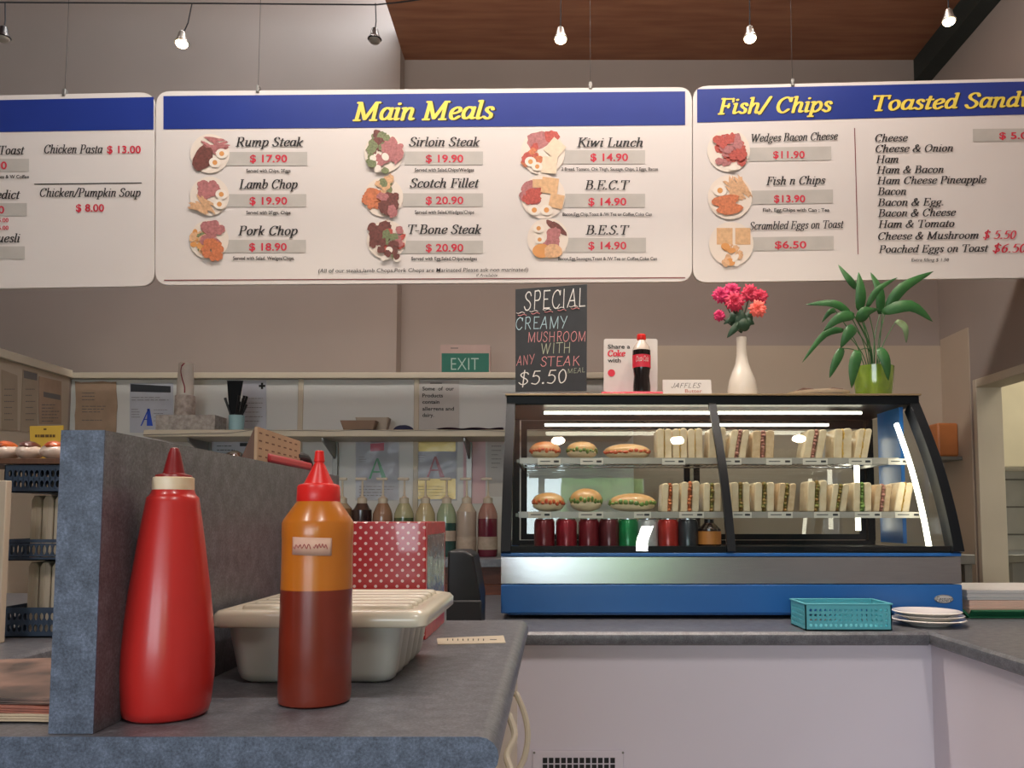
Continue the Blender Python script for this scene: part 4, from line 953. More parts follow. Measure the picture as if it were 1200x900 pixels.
basket(bx0, bx1, 2.12, 2.25, ZS+.0006, .07, 16, 9, 4, .0043, .0043, mz0=.007, mz1=.012).build('basket_body', M['turq'], bk, smooth=0)
mb = MB(); z = ZS+.0705; mb.box(bx0-.003, bx1+.003, 2.117, 2.124, z-.004, z); mb.box(bx0-.003, bx1+.003, 2.246, 2.253, z-.004, z); mb.box(bx0-.003, bx0+.004, 2.124, 2.246, z-.004, z); mb.box(bx1-.004, bx1+.003, 2.124, 2.246, z-.004, z); mb.build('rim', M['turq'], bk, bevel=.0012)
# three stacked plates
px_, py_ = at(1088, 735, 2.235).x, 2.235
for i, lab in enumerate(('bottom white plate of the stack beside the turquoise basket', 'middle white plate of the stack beside the turquoise basket', 'top white plate of the stack beside the turquoise basket')):
    r = .096 if i < 1 else .089
    mb = MB(); mb.lathe([(0, .0), (.05, 0), (.055, .004), (r-.004, .0145), (r, .0165), (r-.003, .0185), (r-.012, .0165), (.05, .0062), (0, .0062)], (px_+(0, .003, -.004)[i], py_, ZS+.0006+i*.0105), 48)
    tag(mb.build('plate', M['plate']), lab, 'plate', 'white plates stacked on the counter')
# green tray with paper sheets
tx = CXR-.012
tr = thing('serving_tray', 'dark green plastic tray under the paper stack at far right', 'tray', (tx+.2, 2.4, ZS))
mb = MB(); x0, x1, y0, y1 = tx+.04, tx+.46, 2.385, 2.7
mb.box(x0, x1, y0, y1, ZS+.0006, ZS+.006); mb.ext([(x0-.02, y0, ZS+.022), (x0, y0, ZS+.004), (x0+.006, y0, ZS+.004), (x0-.014, y0, ZS+.026)], (0, y1-y0, 0)); mb.ext([(x0, y0-.014, ZS+.026), (x0, y0-.02, ZS+.022), (x0, y0, ZS+.004), (x0, y0+.006, ZS+.004)], (x1-x0, 0, 0)); mb.ext([(x0, y1+.014, ZS+.026), (x0, y1+.02, ZS+.022), (x0, y1, ZS+.004), (x0, y1-.006, ZS+.004)], (x1-x0, 0, 0)); mb.ext([(x1+.02, y0, ZS+.022), (x1, y0, ZS+.004), (x1-.006, y0, ZS+.004), (x1+.014, y0, ZS+.026)], (0, y1-y0, 0))
mb.build('tray_body', M['gtray'], tr)
def stack(x0, x1, y0, y1, z0, z1, n, m, nm, lab, cat):
    mb = MB(); h = (z1-z0)/n
    for i in range(n): d = R.uniform(-.002, .002); mb.box(x0+d, x1+d, y0+d, y1+d, z0+i*h, z0+(i+1)*h-.0003)
    tag(mb.build(nm, m, smooth=0), lab, cat)
stack(tx+.05, tx+.45, 2.40, 2.68, ZS+.0075, ZS+.05, 9, M['pinkp'], 'paper_stack', 'stack of pale pink wrapping sheets on the green tray', 'paper')
stack(tx+.045, tx+.45, 2.40, 2.68, ZS+.051, ZS+.08, 7, M['paper'], 'paper_stack', 'white sheets lying on top of the pink paper stack', 'paper')
# black receipt printer left of the case
rp = thing('receipt_printer', 'black rounded card terminal behind the dotted box, left of the case', 'terminal', (-.27, 2.24, ZS))
xa, xbb = at(524, 700, 2.16).x, at(563, 700, 2.16).x; za = at(0, 645, 2.2).z
mb = MB(); mb.ext([(xa, 2.16, ZS+.001), (xbb, 2.16, ZS+.001), (xbb, 2.16, ZS+.085), (xbb-.02, 2.16, za-.012), (xbb-.04, 2.16, za), (xa, 2.16, za)], (0, .16, 0)); mb.build('body', M['black'], rp, bevel=.006, seg=3)
MB().box(xa-.0, xbb+.004, 2.145, 2.1595, ZS+.001, ZS+.075).build('keypad_block', M['rubber'], rp, bevel=.004)

# ================================================================== ON THE NEAR COUNTER
# red squeeze bottle
Y1 = .757; s = Y1/F; c1 = atz(199, 828, ZN); c1 = Vector((at(199, 700, Y1).x, Y1, ZN))
base = 607.4+(EYE-ZN)*F/Y1
rb = thing('sauce_bottle', 'tapered red tomato sauce bottle with cream ringed cap on near counter', 'bottle', c1)
zz = lambda y: (base-y)*s*.997
PR = [(40, base), (45, base-3), (47.5, base-12), (50, 795), (50.8, 780), (50, 755), (47, 720), (43.5, 690), (40, 665), (36.5, 638), (32.5, 610), (29, 588), (28.3, 583), (26, 581), (24, 578), (23, 574)]
MB().lathe([(r*s, zz(y)+.0004) for r, y in PR], c1, 48).build('bottle_body', M['tred'], rb, smooth=60)
MB().lathe([(r*s, zz(y)) for r, y in ((22.6, 573.8), (22.9, 572), (22.6, 559.5), (21, 558.6))], c1, 40).build('cap_ring', M['ivory'], rb)
MB().lathe([(r*s, zz(y)) for r, y in ((20.5, 558.5), (19.5, 556), (12, 554), (11.4, 552), (9.5, 543), (6.5, 530), (4.6, 524.5), (2.5, 523.5))], c1, 32).build('nozzle', M['dred'], rb)
# brown sauce in an amber squeeze bottle
Y2 = .812; s2 = Y2/F; c2 = Vector((at(371, 700, Y2).x, Y2, ZN)); base2 = 607.4+(EYE-ZN)*F/Y2
yb = thing('sauce_bottle', 'amber squeeze bottle half full of brown sauce with bright red cap', 'bottle', c2)
z2 = lambda y: (base2-y)*s2*.997
zl2 = 688.5
MB().lathe([(r*s2, z2(y)+.0004) for r, y in ((37, base2), (40, base2-2), (41, base2-9), (40.8, 750), (40.3, zl2))], c2, 48).build('sauce_fill', M['sauce'], yb)
MB().lathe([(r*s2, z2(y)+.0004) for r, y in ((40.3, zl2), (40, 660), (40, 632), (40.4, 628), (40.4, 613), (39, 609), (25.5, 589), (24, 587))], c2, 48).build('bottle_body', M['amber'], yb, smooth=50)
MB().lathe([(r*s2, z2(y)) for r, y in ((24.3, 587.5), (24.8, 586), (24.3, 570), (22.5, 567.5), (17, 566), (12, 556), (7.5, 546), (5.4, 542), (5.4, 541), (6.2, 540), (5, 528), (3.5, 527))], c2, 36).build('cap', M['rcap'], yb)
mb = MB(); rr = 40.6*s2
mb.surf(lambda u, v: (c2.x+rr*math.cos(-PI/2-.45+u*1.12), c2.y+rr*math.sin(-PI/2-.45+u*1.12), ZN+z2(647.5-u*-1.5-v*20)), 16, 2); st = mb.build('sticker', M['label'], yb, solid=.0002)
def wrap2(px, py):
    a = -PI/2+(px-371)/40.6; return (c2.x+(rr+.0004)*math.cos(a), c2.y+(rr+.0004)*math.sin(a), ZN+z2(py))
mb = MB(); 
for x0, x1 in ((355, 375), (378, 393)):
    P = [(x0+(x1-x0)*i/14, 638+2.6*math.sin(i*1.9)+R.uniform(-1, 1)) for i in range(15)]
    mb.tube([wrap2(*p) for p in smooth_pts(P, 2)], .0004, 4)
mb.build('handwriting', mat('faded_red_ink', '#B0605C', .8), st)
# white lidded tub
x0, x1, y0, y1 = -.37, -.137, .875, 1.12; zt = ZN+.083
tb = thing('cutlery_tub', 'grey white plastic tub with ribbed cream lid behind the sauce bottles', 'container', ((x0+x1)/2, 1.0, ZN))
def rr2(x0, x1, y0, y1, r, n=6):
    P = []
    for cx, cy, a0 in ((x1-r, y0+r, -PI/2), (x1-r, y1-r, 0), (x0+r, y1-r, PI/2), (x0+r, y0+r, PI)):
        for k in range(n+1): a = a0+PI/2*k/n; P.append((cx+r*math.cos(a), cy+r*math.sin(a)))
    return P
def loft(mb, rings, cap0=True, cap1=True, m=0):
    n = len(rings[0]); vs = [p for r in rings for p in r]; fs = []
    for i in range(len(rings)-1):
        for k_ in range(n): k2 = (k_+1) % n; fs.append((i*n+k_, i*n+k2, (i+1)*n+k2, (i+1)*n+k_))
    if cap0: fs.append(tuple(range(n-1, -1, -1)))
    if cap1: fs.append(tuple((len(rings)-1)*n+k_ for k_ in range(n)))
    mb.add(vs, fs, m)
def scallop(P, amp, cx, cy, wl, zf_):
    out = []
    for x, y in P: out.append((x, y, zf_))
    return out
def tubring(inset, z, amp):
    a, b, c, d = x0+.012+inset, x1-.03-inset, y0+.014+inset, y1-.014-inset; P = []
    N = 40
    base_ = rr2(a, b, c, d, .016, 8)
    # densify and ripple the long right and left sides into vertical flutes
    out = []
    L_ = len(base_)
    for i in range(L_):
        p, q = base_[i], base_[(i+1) % L_]; dist = math.hypot(q[0]-p[0], q[1]-p[1]); n = 50 if dist > .05 else 1
        for k_ in range(n):
            t = k_/n; x = p[0]+(q[0]-p[0])*t; y = p[1]+(q[1]-p[1])*t
            if abs(p[0]-q[0]) < 1e-6 and dist > .05:
                w = abs(math.sin((y-c)/(d-c)*PI*5)); sgn = 1 if x > (a+b)/2 else -1; x -= sgn*amp*(1-w**.5)
            out.append((x, y, z))
    return out
mb = MB(); loft(mb, [tubring(.016, ZN+.0006, .006), tubring(.011, ZN+.004, .006), tubring(.008, ZN+.012, .007), tubring(.0, zt-.02, .007)]); mb.build('tub_body', M['tub'], tb, smooth=50)
mb = MB()
loft(mb, [[(x, y, z) for x, y in rr2(x0+i_, x1-i_, y0+i_, y1-i_, .014)] for i_, z in ((.002, zt-.02), (0, zt-.018), (0, zt-.008), (.004, zt-.003), (.012, zt-.001), (.016, zt-.004))])
ld = mb.build('lid', M['lid'], tb, smooth=50)
mb = MB()
for i in range(6):
    yy = y0+.03+i*.036; P = [[(x, y, z) for x, y in rr2(x0+.022+o, x1-.022-o, yy+o, yy+.024-o, .008-o*.5)] for o, z in ((0, zt-.0042), (.001, zt-.0005), (.004, zt+.0015))]
    loft(mb, P)
mb.build('lid_ribs', M['lid'], ld, smooth=50)
# red box with white dots
x0b, x1b, y0b, y1b = -.357, -.191, 1.215, 1.42; hb = at(0, 611.5, 1.215).z
dotm = bpy.data.materials.new('polka_dot_paper'); dotm.use_nodes = True; nt = dotm.node_tree; bs = nt.nodes['Principled BSDF']; bs.inputs['Roughness'].default_value = .25; bs.inputs['Coat Weight'].default_value = .4
tc = nt.nodes.new('ShaderNodeTexCoord'); mp = nt.nodes.new('ShaderNodeMapping'); mp.inputs['Rotation'].default_value = (0, math.radians(45), 0); mp.inputs['Scale'].default_value = (1, 1, 1)
nt.links.new(tc.outputs['Object'], mp.inputs[0]); sx = nt.nodes.new('ShaderNodeSeparateXYZ'); nt.links.new(mp.outputs[0], sx.inputs[0])
def mth(op, a, b=None):
    n = nt.nodes.new('ShaderNodeMath'); n.operation = op
    for i, q in enumerate((a, b)):
        if q is None: continue
        if isinstance(q, (int, float)): n.inputs[i].default_value = q
        else: nt.links.new(q, n.inputs[i])
    return n.outputs[0]
pp = .0112
u_ = mth('SUBTRACT', mth('FRACT', mth('DIVIDE', sx.outputs['X'], pp)), .5); w_ = mth('SUBTRACT', mth('FRACT', mth('DIVIDE', sx.outputs['Z'], pp)), .5)
dd = mth('SQRT', mth('ADD', mth('MULTIPLY', u_, u_), mth('MULTIPLY', w_, w_))); fc = mth('LESS_THAN', dd, .2)
mxn = nt.nodes.new('ShaderNodeMix'); mxn.data_type = 'RGBA'; mxn.inputs[6].default_value = lin('#B02428'); mxn.inputs[7].default_value = lin('#E8C8C0'); nt.links.new(fc, mxn.inputs[0]); nt.links.new(mxn.outputs[2], bs.inputs['Base Color'])
db = thing('dotted_box', 'glossy red box with white polka dots and silver side on near counter', 'box', ((x0b+x1b)/2, 1.3, ZN))
MB().box(x0b, x1b-.0012, y0b, y1b, ZN+.0006, hb).build('box_body', dotm, db, bevel=.0015)
foil = mat('silver_foil', '#9A948E', .25, metal=.6, col2='#C8BFB8', scale=26, bump=.9)
mb = MB(); mb.box(x1b-.001, x1b, y0b+.008, y1b-.008, ZN+.045, hb-.02); mb.build('foil_side', foil, db)
mb = MB(); mb.box(x1b-.001, x1b, y0b+.001, y0b+.0075, ZN+.001, hb-.001); mb.box(x1b-.001, x1b, y0b+.008, y1b-.001, hb-.0195, hb-.001); mb.box(x1b-.001, x1b, y1b-.0075, y1b-.001, ZN+.001, hb-.02); mb.box(x1b-.001, x1b, y0b+.008, y1b-.008, ZN+.001, ZN+.0445); mb.build('side_border', mat('red_foil_paper', '#B84A48', .3, var=.2, scale=60), db)
# paper strip like a docket
mb = MB(); P = [atz(512, 748, ZN+.0012), atz(590, 744.5, ZN+.0012), atz(592.5, 753, ZN+.0012), atz(513, 755, ZN+.0012)]
mb.ext([p for p in P], (0, 0, -.0009)); sp_ = tag(mb.build('paper_strip', mat('cream_docket', '#B8AC96', .7), smooth=0), 'cream paper strip lying flat on the near counter behind the tub', 'paper strip')
mb = MB()
for i in range(8):
    x = 524+i*6; mb.ext([atz(x, 748.5, ZN+.0016), atz(x+1.2, 748.4, ZN+.0016), atz(x+1.2, 750.4, ZN+.0016), atz(x, 750.5, ZN+.0016)], (0, 0, -.0002))
P = atz(574, 749.5, ZN+.0016); mb.box(P.x, P.x+.01, P.y, P.y+.004, ZN+.0013, ZN+.0016)
mb.build('print', M['dkink'], sp_, smooth=0)
# folded newspapers at far left
mb_m = [mat('newsprint', '#B9A58C', .8, var=.1, scale=30), mat('news_picture', '#A8604C', .6, col2='#5A4640', scale=22), mat('glossy_page', '#A88474', .35, col2='#4E4440', scale=18)]
for i, (h0, h1, d, lab, m) in enumerate(((.0008, .007, 0, 'cream folded newspaper lowest in the pile left of the screen', 0), (.0076, .013, .004, 'brown printed magazine in the middle of the pile left of the screen', 1), (.0136, .02, .012, 'glossy pinkish magazine on top of the pile left of the screen', 2))):
    mb = MB()
    for k_ in range(3):
        za = ZN+h0+(h1-h0)*k_/3; zb_ = ZN+h0+(h1-h0)*(k_+1)/3-.0003
        def f(u, v, z): return (-.75+.31*u-d, .727+d+k_*.001+.2*v, z+.0012*math.sin(u*9+i))
        n = 12; top = [f(a/n, 0, zb_) for a in range(n+1)]; bot = [f(a/n, 0, za) for a in range(n, -1, -1)]
        mb.ext([(x, y, max(z, ZN+.0004+i*.0068)) for x, y, z in top+bot], (0, .2, 0))
    tag(mb.build('newspaper' if i == 0 else 'magazine', mb_m[m], smooth=0), lab, 'newspaper' if i == 0 else 'magazine')

# ---- things resting on the screen's top edge
YK = 1.05
k0, k1 = -.404, -.404
cd = thing('desk_calendar', 'tan cardboard card with rows of marks standing on the screen top', 'card', (-.405, 1.14, pz))
x_ = -.392
A = atx(302, 500, x_); B = atx(352, 517, x_)
mb = MB(); mb.ext([(x_, A.y, pz+.0005), (x_, B.y, pz+.0005), (x_, B.y, B.z), (x_, A.y, A.z)], (-.004, 0, 0)); mb.build('front_card', mat('tan_card', '#A88A6C', .7, var=.08), cd, smooth=0)
mb = MB(); mb.ext([(x_-.004, A.y, pz+.0005), (x_-.022, A.y, pz+.0005), (x_-.004, A.y, A.z)], (0, .004, 0)); mb.build('strut', M['bwood'], cd, smooth=0)
mb = MB()
for i in range(7):
    for j in range(4):
        t = (i+.5)/7.3; top = A.z+(B.z-A.z)*t; z = pz+.006+(top-pz-.01)*j/3.4; y = A.y+(B.y-A.y)*t
        mb.box(x_, x_+.0004, y-.006, y+.004, z, z+.0018)
mb.build('print', mat('brown_ink', '#6A4A3A', .8), cd, smooth=0)
sg = thing('stapler', 'red handled stapler with black nose lying on the screen top', 'stapler', (-.395, 1.22, pz))
A = atx(316, 535, -.389); B = atx(366, 552, -.389)
mb = MB(); mb.box(-.405, -.3885, A.y, B.y, pz+.0006, pz+.0135); mb.build('handle', mat('dull_red_plastic', '#B03038', .4), sg, bevel=.004)
mb = MB(); mb.tube(smooth_pts([(-.397, B.y-.06, pz+.02), (-.397, B.y-.01, pz+.021), (-.397, B.y+.012, pz+.008)], 5), .0062, 10); mb.build('nose', M['rubber'], sg)

# ================================================================== BACK WALL: SHELF AND ITS CONTENTS
YSH = 3.52; zsh = at(0, 503.5, YSH).z
sh = thing('wall_shelf', 'long white wall shelf on metal uprights above the syrup bottles', 'shelf', (-.8, 3.65, zsh))
sx0, sx1 = at(168, 507, YSH).x, .34
MB().box(sx0, sx1, YSH, 3.76, zsh-.03, zsh).build('shelf_board', M['creamw'], sh, bevel=.003)
for px in (388, 548, 236):
    x = at(px, 530, 3.7).x; mb = MB(); mb.box(x-.012, x+.012, 3.765, 3.779, 1.2, zsh-.031); mb.build('upright', M['steel2'], sh)
    mb = MB(); mb.ext([(x-.004, 3.76, zsh-.032), (x-.004, 3.56, zsh-.032), (x-.004, 3.56, zsh-.045), (x-.004, 3.76, zsh-.11)], (.008, 0, 0)); mb.build('bracket', M['steel2'], sh)
mb = MB()
def liner(u, v):
    x = sx0+.0+(sx1-sx0)*u; wv = .004*math.sin(u*31)+.003*math.sin(u*57+1); d = max(0, (.22-u)/.22)
    return (x, YSH-.003+.0*v+(.2*v if v > 0 else 0), zsh+.0022+.0015*math.sin(u*40)*(1-v)) if v > .01 else (x, YSH-.004, zsh+.0022-.006-.022*d**.6+wv*.5)
mb.surf(liner, 60, 3); tag(mb.build('shelf_liner', M['navy'], solid=.001), 'dark blue liner sheet drooping over the white shelf edge', 'liner')
fW = lambda d: (lambda px, py: at(px, py, 3.788-d))
def notice(px0, px1, py0, py1, m, label, name='notice', extra=None, grp=None, d=.0, jag=0):
    mb = MB(); f = fW(.002+d)
    P = [(px0, py0), (px1, py0), (px1, py1), (px0, py1)]
    if jag:
        P = []
        for a, b in (((px0, py0), (px1, py0)), ((px1, py0), (px1, py1)), ((px1, py1), (px0, py1)), ((px0, py1), (px0, py0))):
            for k_ in range(6): t = k_/6; P.append((a[0]+(b[0]-a[0])*t+R.uniform(-jag, jag), a[1]+(b[1]-a[1])*t+R.uniform(-jag, jag)))
    mb.ext([f(*p) for p in P], (0, .0012, 0)); o = tag(mb.build(name, m, smooth=0), label, 'notice', grp)
    f2 = fW(.0032+d)
    def part(nm, mm, fn_): b_ = MB(); fn_(b_, f2); b_.build(nm, mm, o, smooth=0)
    if extra: extra(part)
    return o
notice(88, 137, 447.5, 507, M['kraft'], 'crinkled brown laminated sheet on the white wall left of the blue A grade', jag=.8,
       extra=lambda P: P('print', M['greyink'], lambda b, f: (lines(b, 96, 112, 458, 470, 3, f), lines(b, 96, 130, 474, 484, 3, f), lines(b, 96, 120, 490, 494, 1, f))))
def ex1(P):
    P('title_bar', M['dkink'], lambda b, f: quad(b, [(153, 450), (200, 452.5), (200, 460), (153, 459)], f))
    P('print', M['greyink'], lambda b, f: (lines(b, 154, 198, 464, 470, 2, f, h=.6), lines(b, 154, 164, 478, 490, 4, f, h=.6), lines(b, 180, 198, 478, 495, 4, f, h=.5)))
    P('grade_letter', mat('blue_ink', '#2450C8', .5), lambda b, f: (quad(b, [(164.5, 499), (166, 499), (175, 479), (173.5, 479)], f), quad(b, [(172.5, 479), (175.5, 479), (179, 499), (172, 499)], f), quad(b, [(168, 491), (174, 491), (174, 492), (168, 492)], f)))
notice(152, 203, 449, 507, M['bpaper'], 'white hygiene certificate with a blue letter A at left of the shelf', extra=ex1)
notice(284, 312, 446, 502, M['bpaper'], 'white sheet with a black cross behind the pot of cutlery', extra=lambda P: (P('cross', M['ink'], lambda b, f: (quad(b, [(305.8, 448.5), (308.4, 448.5), (308.4, 456), (305.8, 456)], f), quad(b, [(303.3, 451), (310.9, 451), (310.9, 453.6), (303.3, 453.6)], f))), P('print', M['greyink'], lambda b, f: lines(b, 287, 309, 464, 496, 6, f, h=.6))))
def ex2(P):
    P('lettering', M['ink'], lambda b, f: [write(b, t, a, c, y, 4.4, f, style='sans') for t, a, c, y in (('Some  of  our', 495, 532, 457.5), ('Products', 495, 519, 465.5), ('contain', 495, 515, 473), ('allergens and', 495, 532, 481), ('dairy.', 495, 508.5, 488.5))])
    P('print', M['greyink'], lambda b, f: quad(b, [(504, 448.5), (518, 448.5), (518, 449.6), (504, 449.6)], f))
notice(489, 538, 446, 503, M['paper'], 'white sheet reading Some of our Products contain allergens and dairy', extra=ex2)
def grade(px0, px1, py0, py1, label, col, top, bot):
    o = notice(px0, px1, py0, py1, M['bpaper'], label, extra=None)
    f2 = fW(.0034); cx = (px0+px1)/2
    if top:
        b = MB(); quad(b, top[0], f2); b.build('header', top[1], o, smooth=0)
    if bot:
        b = MB(); quad(b, bot[0], f2); b.build('footer', bot[1], o, smooth=0)
    b = MB(); y0_, y1_ = py0+19, py0+43; w = 10
    quad(b, [(cx-w, y1_), (cx-w+2.5, y1_), (cx+.8, y0_), (cx-1, y0_)], f2); quad(b, [(cx-1, y0_), (cx+1.4, y0_), (cx+w+1, y1_), (cx+w-4.5, y1_)], f2); quad(b, [(cx-5, y0_+15), (cx+4, y0_+15), (cx+4.6, y0_+17), (cx-5.6, y0_+17)], f2)
    b.build('grade_letter', col, o, smooth=0)
    b = MB(); lines(b, px0+4, px0+14, py0+16, py0+24, 3, f2, h=.6); lines(b, px0+4, px1-4, py1-18, py1-4, 4, f2, h=.7); b.build('print', M['greyink'], o, smooth=0)
    b = MB(); b.surf(lambda u, v: Vector(fW(.006)(px0-1+(px1-px0+2)*u, py0-1+(py1-py0+2)*v))+Vector((0, .0015*math.sin(u*13+v*7)+.0012*math.sin(v*19+u*5), 0)), 14, 18); b.build('plastic_sleeve', film('clear_sleeve', '#DDE0E6', .16), o, smooth=60)
grade(417, 467, 518, 586, 'hygiene certificate with a green letter A in a plastic sleeve', mat('grade_green', '#1A9A5C', .4), ([(434, 520), (450, 519), (450, 528), (434, 529)], mat('pink_red', '#C83C5C', .5)), None)
grade(485, 535, 516, 586, 'gold framed certificate with a red letter A in a plastic sleeve', mat('grade_red', '#A83848', .4), ([(486, 517), (534, 517), (534, 529), (486, 529)], mat('gold_foil', '#B8A04A', .3, metal=.3)), ([(486, 561), (534, 561), (534, 585), (486, 585)], mat('gold_foil2', '#BFA458', .3, metal=.3)))
notice(543, 569, 515, 590, mat('pink_sheet', '#DDB6BE', .7, col2='#E2CCCC', scale=4), 'pale pink sheet hanging right of the gold certificate')
notice(571, 590, 515, 582, M['paper'], 'grey price list sheet beside the left edge of the display case', extra=lambda P: P('print', M['greyink'], lambda b, f: lines(b, 576, 588, 520, 550, 6, f, h=.7)))
notice(248, 298, 514, 556, M['bpaper'], 'pale blue notice under the shelf above the metal urn', extra=lambda P: P('print', M['dkink'], lambda b, f: (lines(b, 254, 280, 520, 534, 3, f, h=.8), quad(b, [(281, 519), (292, 519), (292, 523), (281, 523)], f))))
notice(178, 229, 513, 545, M['paper'], 'white sheet under the left end of the shelf')
# sheets on the left wall
fL = lambda d: (lambda px, py: atx(px, py, LEFT+.0075+d))
for i, (q, m, lab, hd) in enumerate((([(2, 433), (20.5, 440), (20.5, 505), (2, 504)], M['tanp'], 'beige printed sheet on the left wall nearest the frame edge', 0), ([(27, 433), (44, 437), (44, 506), (24, 506)], M['tanp'], 'beige sheet with dark heading, middle of three on left wall', 1), ([(46, 441), (72, 447), (72, 497), (46, 497)], M['kraft'], 'beige sheet with bold dark line nearest the corner on left wall', 2))):
    mb = MB(); mb.ext([fL(.001)(*p) for p in q], (-.001, 0, 0)); o = tag(mb.build('notice', m, smooth=0), lab, 'notice', 'notices on the left wall')
    b = MB(); f2 = fL(.0022)
    if hd == 1: quad(b, [(28, 434), (43.5, 438), (43.5, 446), (28, 443)], f2)
    if hd == 2: quad(b, [(51, 459), (71, 463), (71, 469), (51, 465)], f2)
    lines(b, q[0][0]+3, q[1][0]-2, 452 if hd != 2 else 472, 495, 6, f2, h=1.0); b.build('print', M['greyink'], o, smooth=0)
# patterned box and cup stack on the shelf
YB_ = 3.6; s = YB_/F
p0, p1 = at(182, 503, YB_), at(252, 486, YB_)
bxo = thing('patterned_box', 'grey patterned carton on the left end of the white shelf', 'box', ((p0.x+p1.x)/2, YB_+.06, zsh))
MB().box(p0.x, p1.x, YB_, YB_+.13, zsh+.0065, p1.z).build('carton', mat('newsprint_carton', '#B9B2AC', .6, col2='#8E8680', scale=60, detail=6), bxo, bevel=.002)
def cups(px, y0, y1, r0, r1, n, m, label, name, Y, zb_, swoosh=False):
    c = at(px, y0, Y); H = at(px, y1, Y).z-zb_; root = thing(name, label, 'cups', (c.x, Y, zb_+.0005))
    pr_ = []
    for i in range(n):
        t = i/n; a = r0+(r1-r0)*t; pr_ += [(a*s, H*t), (a*s*.985, H*(t+.9/n))]
    MB().lathe(pr_+[(r1*s*.96, H)], (0, 0, 0), 28).build('nested_cups', m, root, world=False)
    if swoosh:
        P = [(r1, .98), (-.3, .9), (-2, .75), (0, .5), (3, .3), (4, .12), (3.4, .02)]
        mb = MB(); Q = smooth_pts([(2, .97), (-1.5, .86), (-2.2, .7), (.5, .45), (3, .25), (3.4, .05)], 5); pts = []
        vs = []; fs = []
        for i, (dx, t) in enumerate(Q):
            rr_ = (r0+(r1-r0)*t)*s*1.045
            for w in (-.7, .7) if i > 4 else (-1.2, 1.2):
                a = -PI/2+(dx+w)/ (r0); vs.append((rr_*math.cos(a), rr_*math.sin(a), H*t))
        for i in range(len(Q)-1): fs.append((i*2, i*2+1, i*2+3, i*2+2))
        mb.add(vs, fs); mb.build('swoosh', mat('maroon_print', '#8A2436', .5), root, world=False, smooth=0)
    return root, H
YCu = 3.655
g1, h1 = cups(216.5, 485, 464, 11.8, 11.2, 3, mat('mottled_cups', '#C4B8AE', .6, col2='#8E8078', scale=40), 'short stack of mottled paper cups on the patterned carton', 'cup_stack', YCu, p1.z)
cups(217, 464, 426, 9.6, 8.2, 3, M['cup'], 'tall white paper cup stack with a maroon swoosh, on the mottled cups', 'cup_stack', YCu, p1.z+h1+.001, True)
# blue beaker of black cutlery
c = at(277, 503, YB_+.02); bk2 = thing('cutlery_beaker', 'pale blue beaker full of black plastic cutlery on the shelf', 'beaker', (c.x, YB_+.02, zsh+.0065))
MB().lathe([(8.6*s, 0), (9.2*s, 18*s), (8.6*s, 18*s), (8, 1*s)][:3]+[(8*s, 2*s), (0, 2*s)], (0, 0, 0), 28).build('beaker_body', mat('pale_blue_plastic', '#8FB4BC', .35), bk2, world=False)
bkm = M['black']; cz = zsh+.0065
for i in range(14):
    a = R.uniform(0, 2*PI); r_ = 5.5*s; lean = R.uniform(.0, 1)
    b0 = Vector((c.x+math.cos(a)*r_*.4, YB_+.02+math.sin(a)*r_*.4, cz+3*s)); t = Vector((c.x+(i-6.5)*2.0*s, YB_+.02+math.sin(a)*r_, cz+R.uniform(30, 46)*s))
    mb = MB(); mb.tube([b0, b0*.4+t*.6, t], [1.1*s, 1.0*s, 1.6*s], 6)
    tag(mb.build('plastic_fork', bkm), 'black plastic fork standing in the pale blue beaker', 'cutlery', 'black cutlery in the beaker')
mb = MB(); mb.ext([at(266, 446, YB_+.015), at(285, 446, YB_+.015), at(279, 483, YB_+.015), at(269, 488, YB_+.015)], (0, .002, 0)); tag(mb.build('menu_folder', M['blackm'], smooth=0), 'flat black folder end standing up in the cutlery beaker', 'folder')
# cardboard food trays
YQ = 3.56
for i, (a, b, y0_, y1_, lab, m) in enumerate(((398, 440, 503, 492.5, 'brown cardboard food tray on the shelf', mat('brown_card', '#8E7462', .7)), (416, 455, 503, 489, 'pale cardboard food tray behind the brown one on the shelf', mat('pale_card', '#B4A596', .7)))):
    Y = YQ+i*.075; A, B = at(a, y1_, Y), at(b, y0_, Y); z0_ = zsh+.0065
    mb = MB(); loft(mb, [[(x, y, z) for x, y in rr2(A.x+o, B.x-o, Y+o, Y+.07-o, .008)] for o, z in ((.012, z0_), (.0, A.z), (.0035, A.z), (.0135, z0_+.003))]); tag(mb.build('food_tray', m), lab, 'tray')
mb = MB(); c = at(472, 503, 3.58); mb.ell((c.x, 3.6, zsh+.006), 12*s, .04, 6*s, 24, 8, zmin=0, wob=.04, rnd=R); tag(mb.build('folded_cloth', M['navy']), 'rumpled dark blue cloth on the white shelf', 'cloth')
mb = MB(); mb.surf(lambda u, v: (at(512+78*u, 500, 3.58).x, 3.55+.14*v, zsh+.007+.006*abs(math.sin(u*8+v*3))), 24, 6); tag(mb.build('folded_cloth', mat('plum_paper', '#4A2A40', .7), solid=.0015), 'plum coloured folded wrapper lying on the shelf beside the case', 'wrapper')
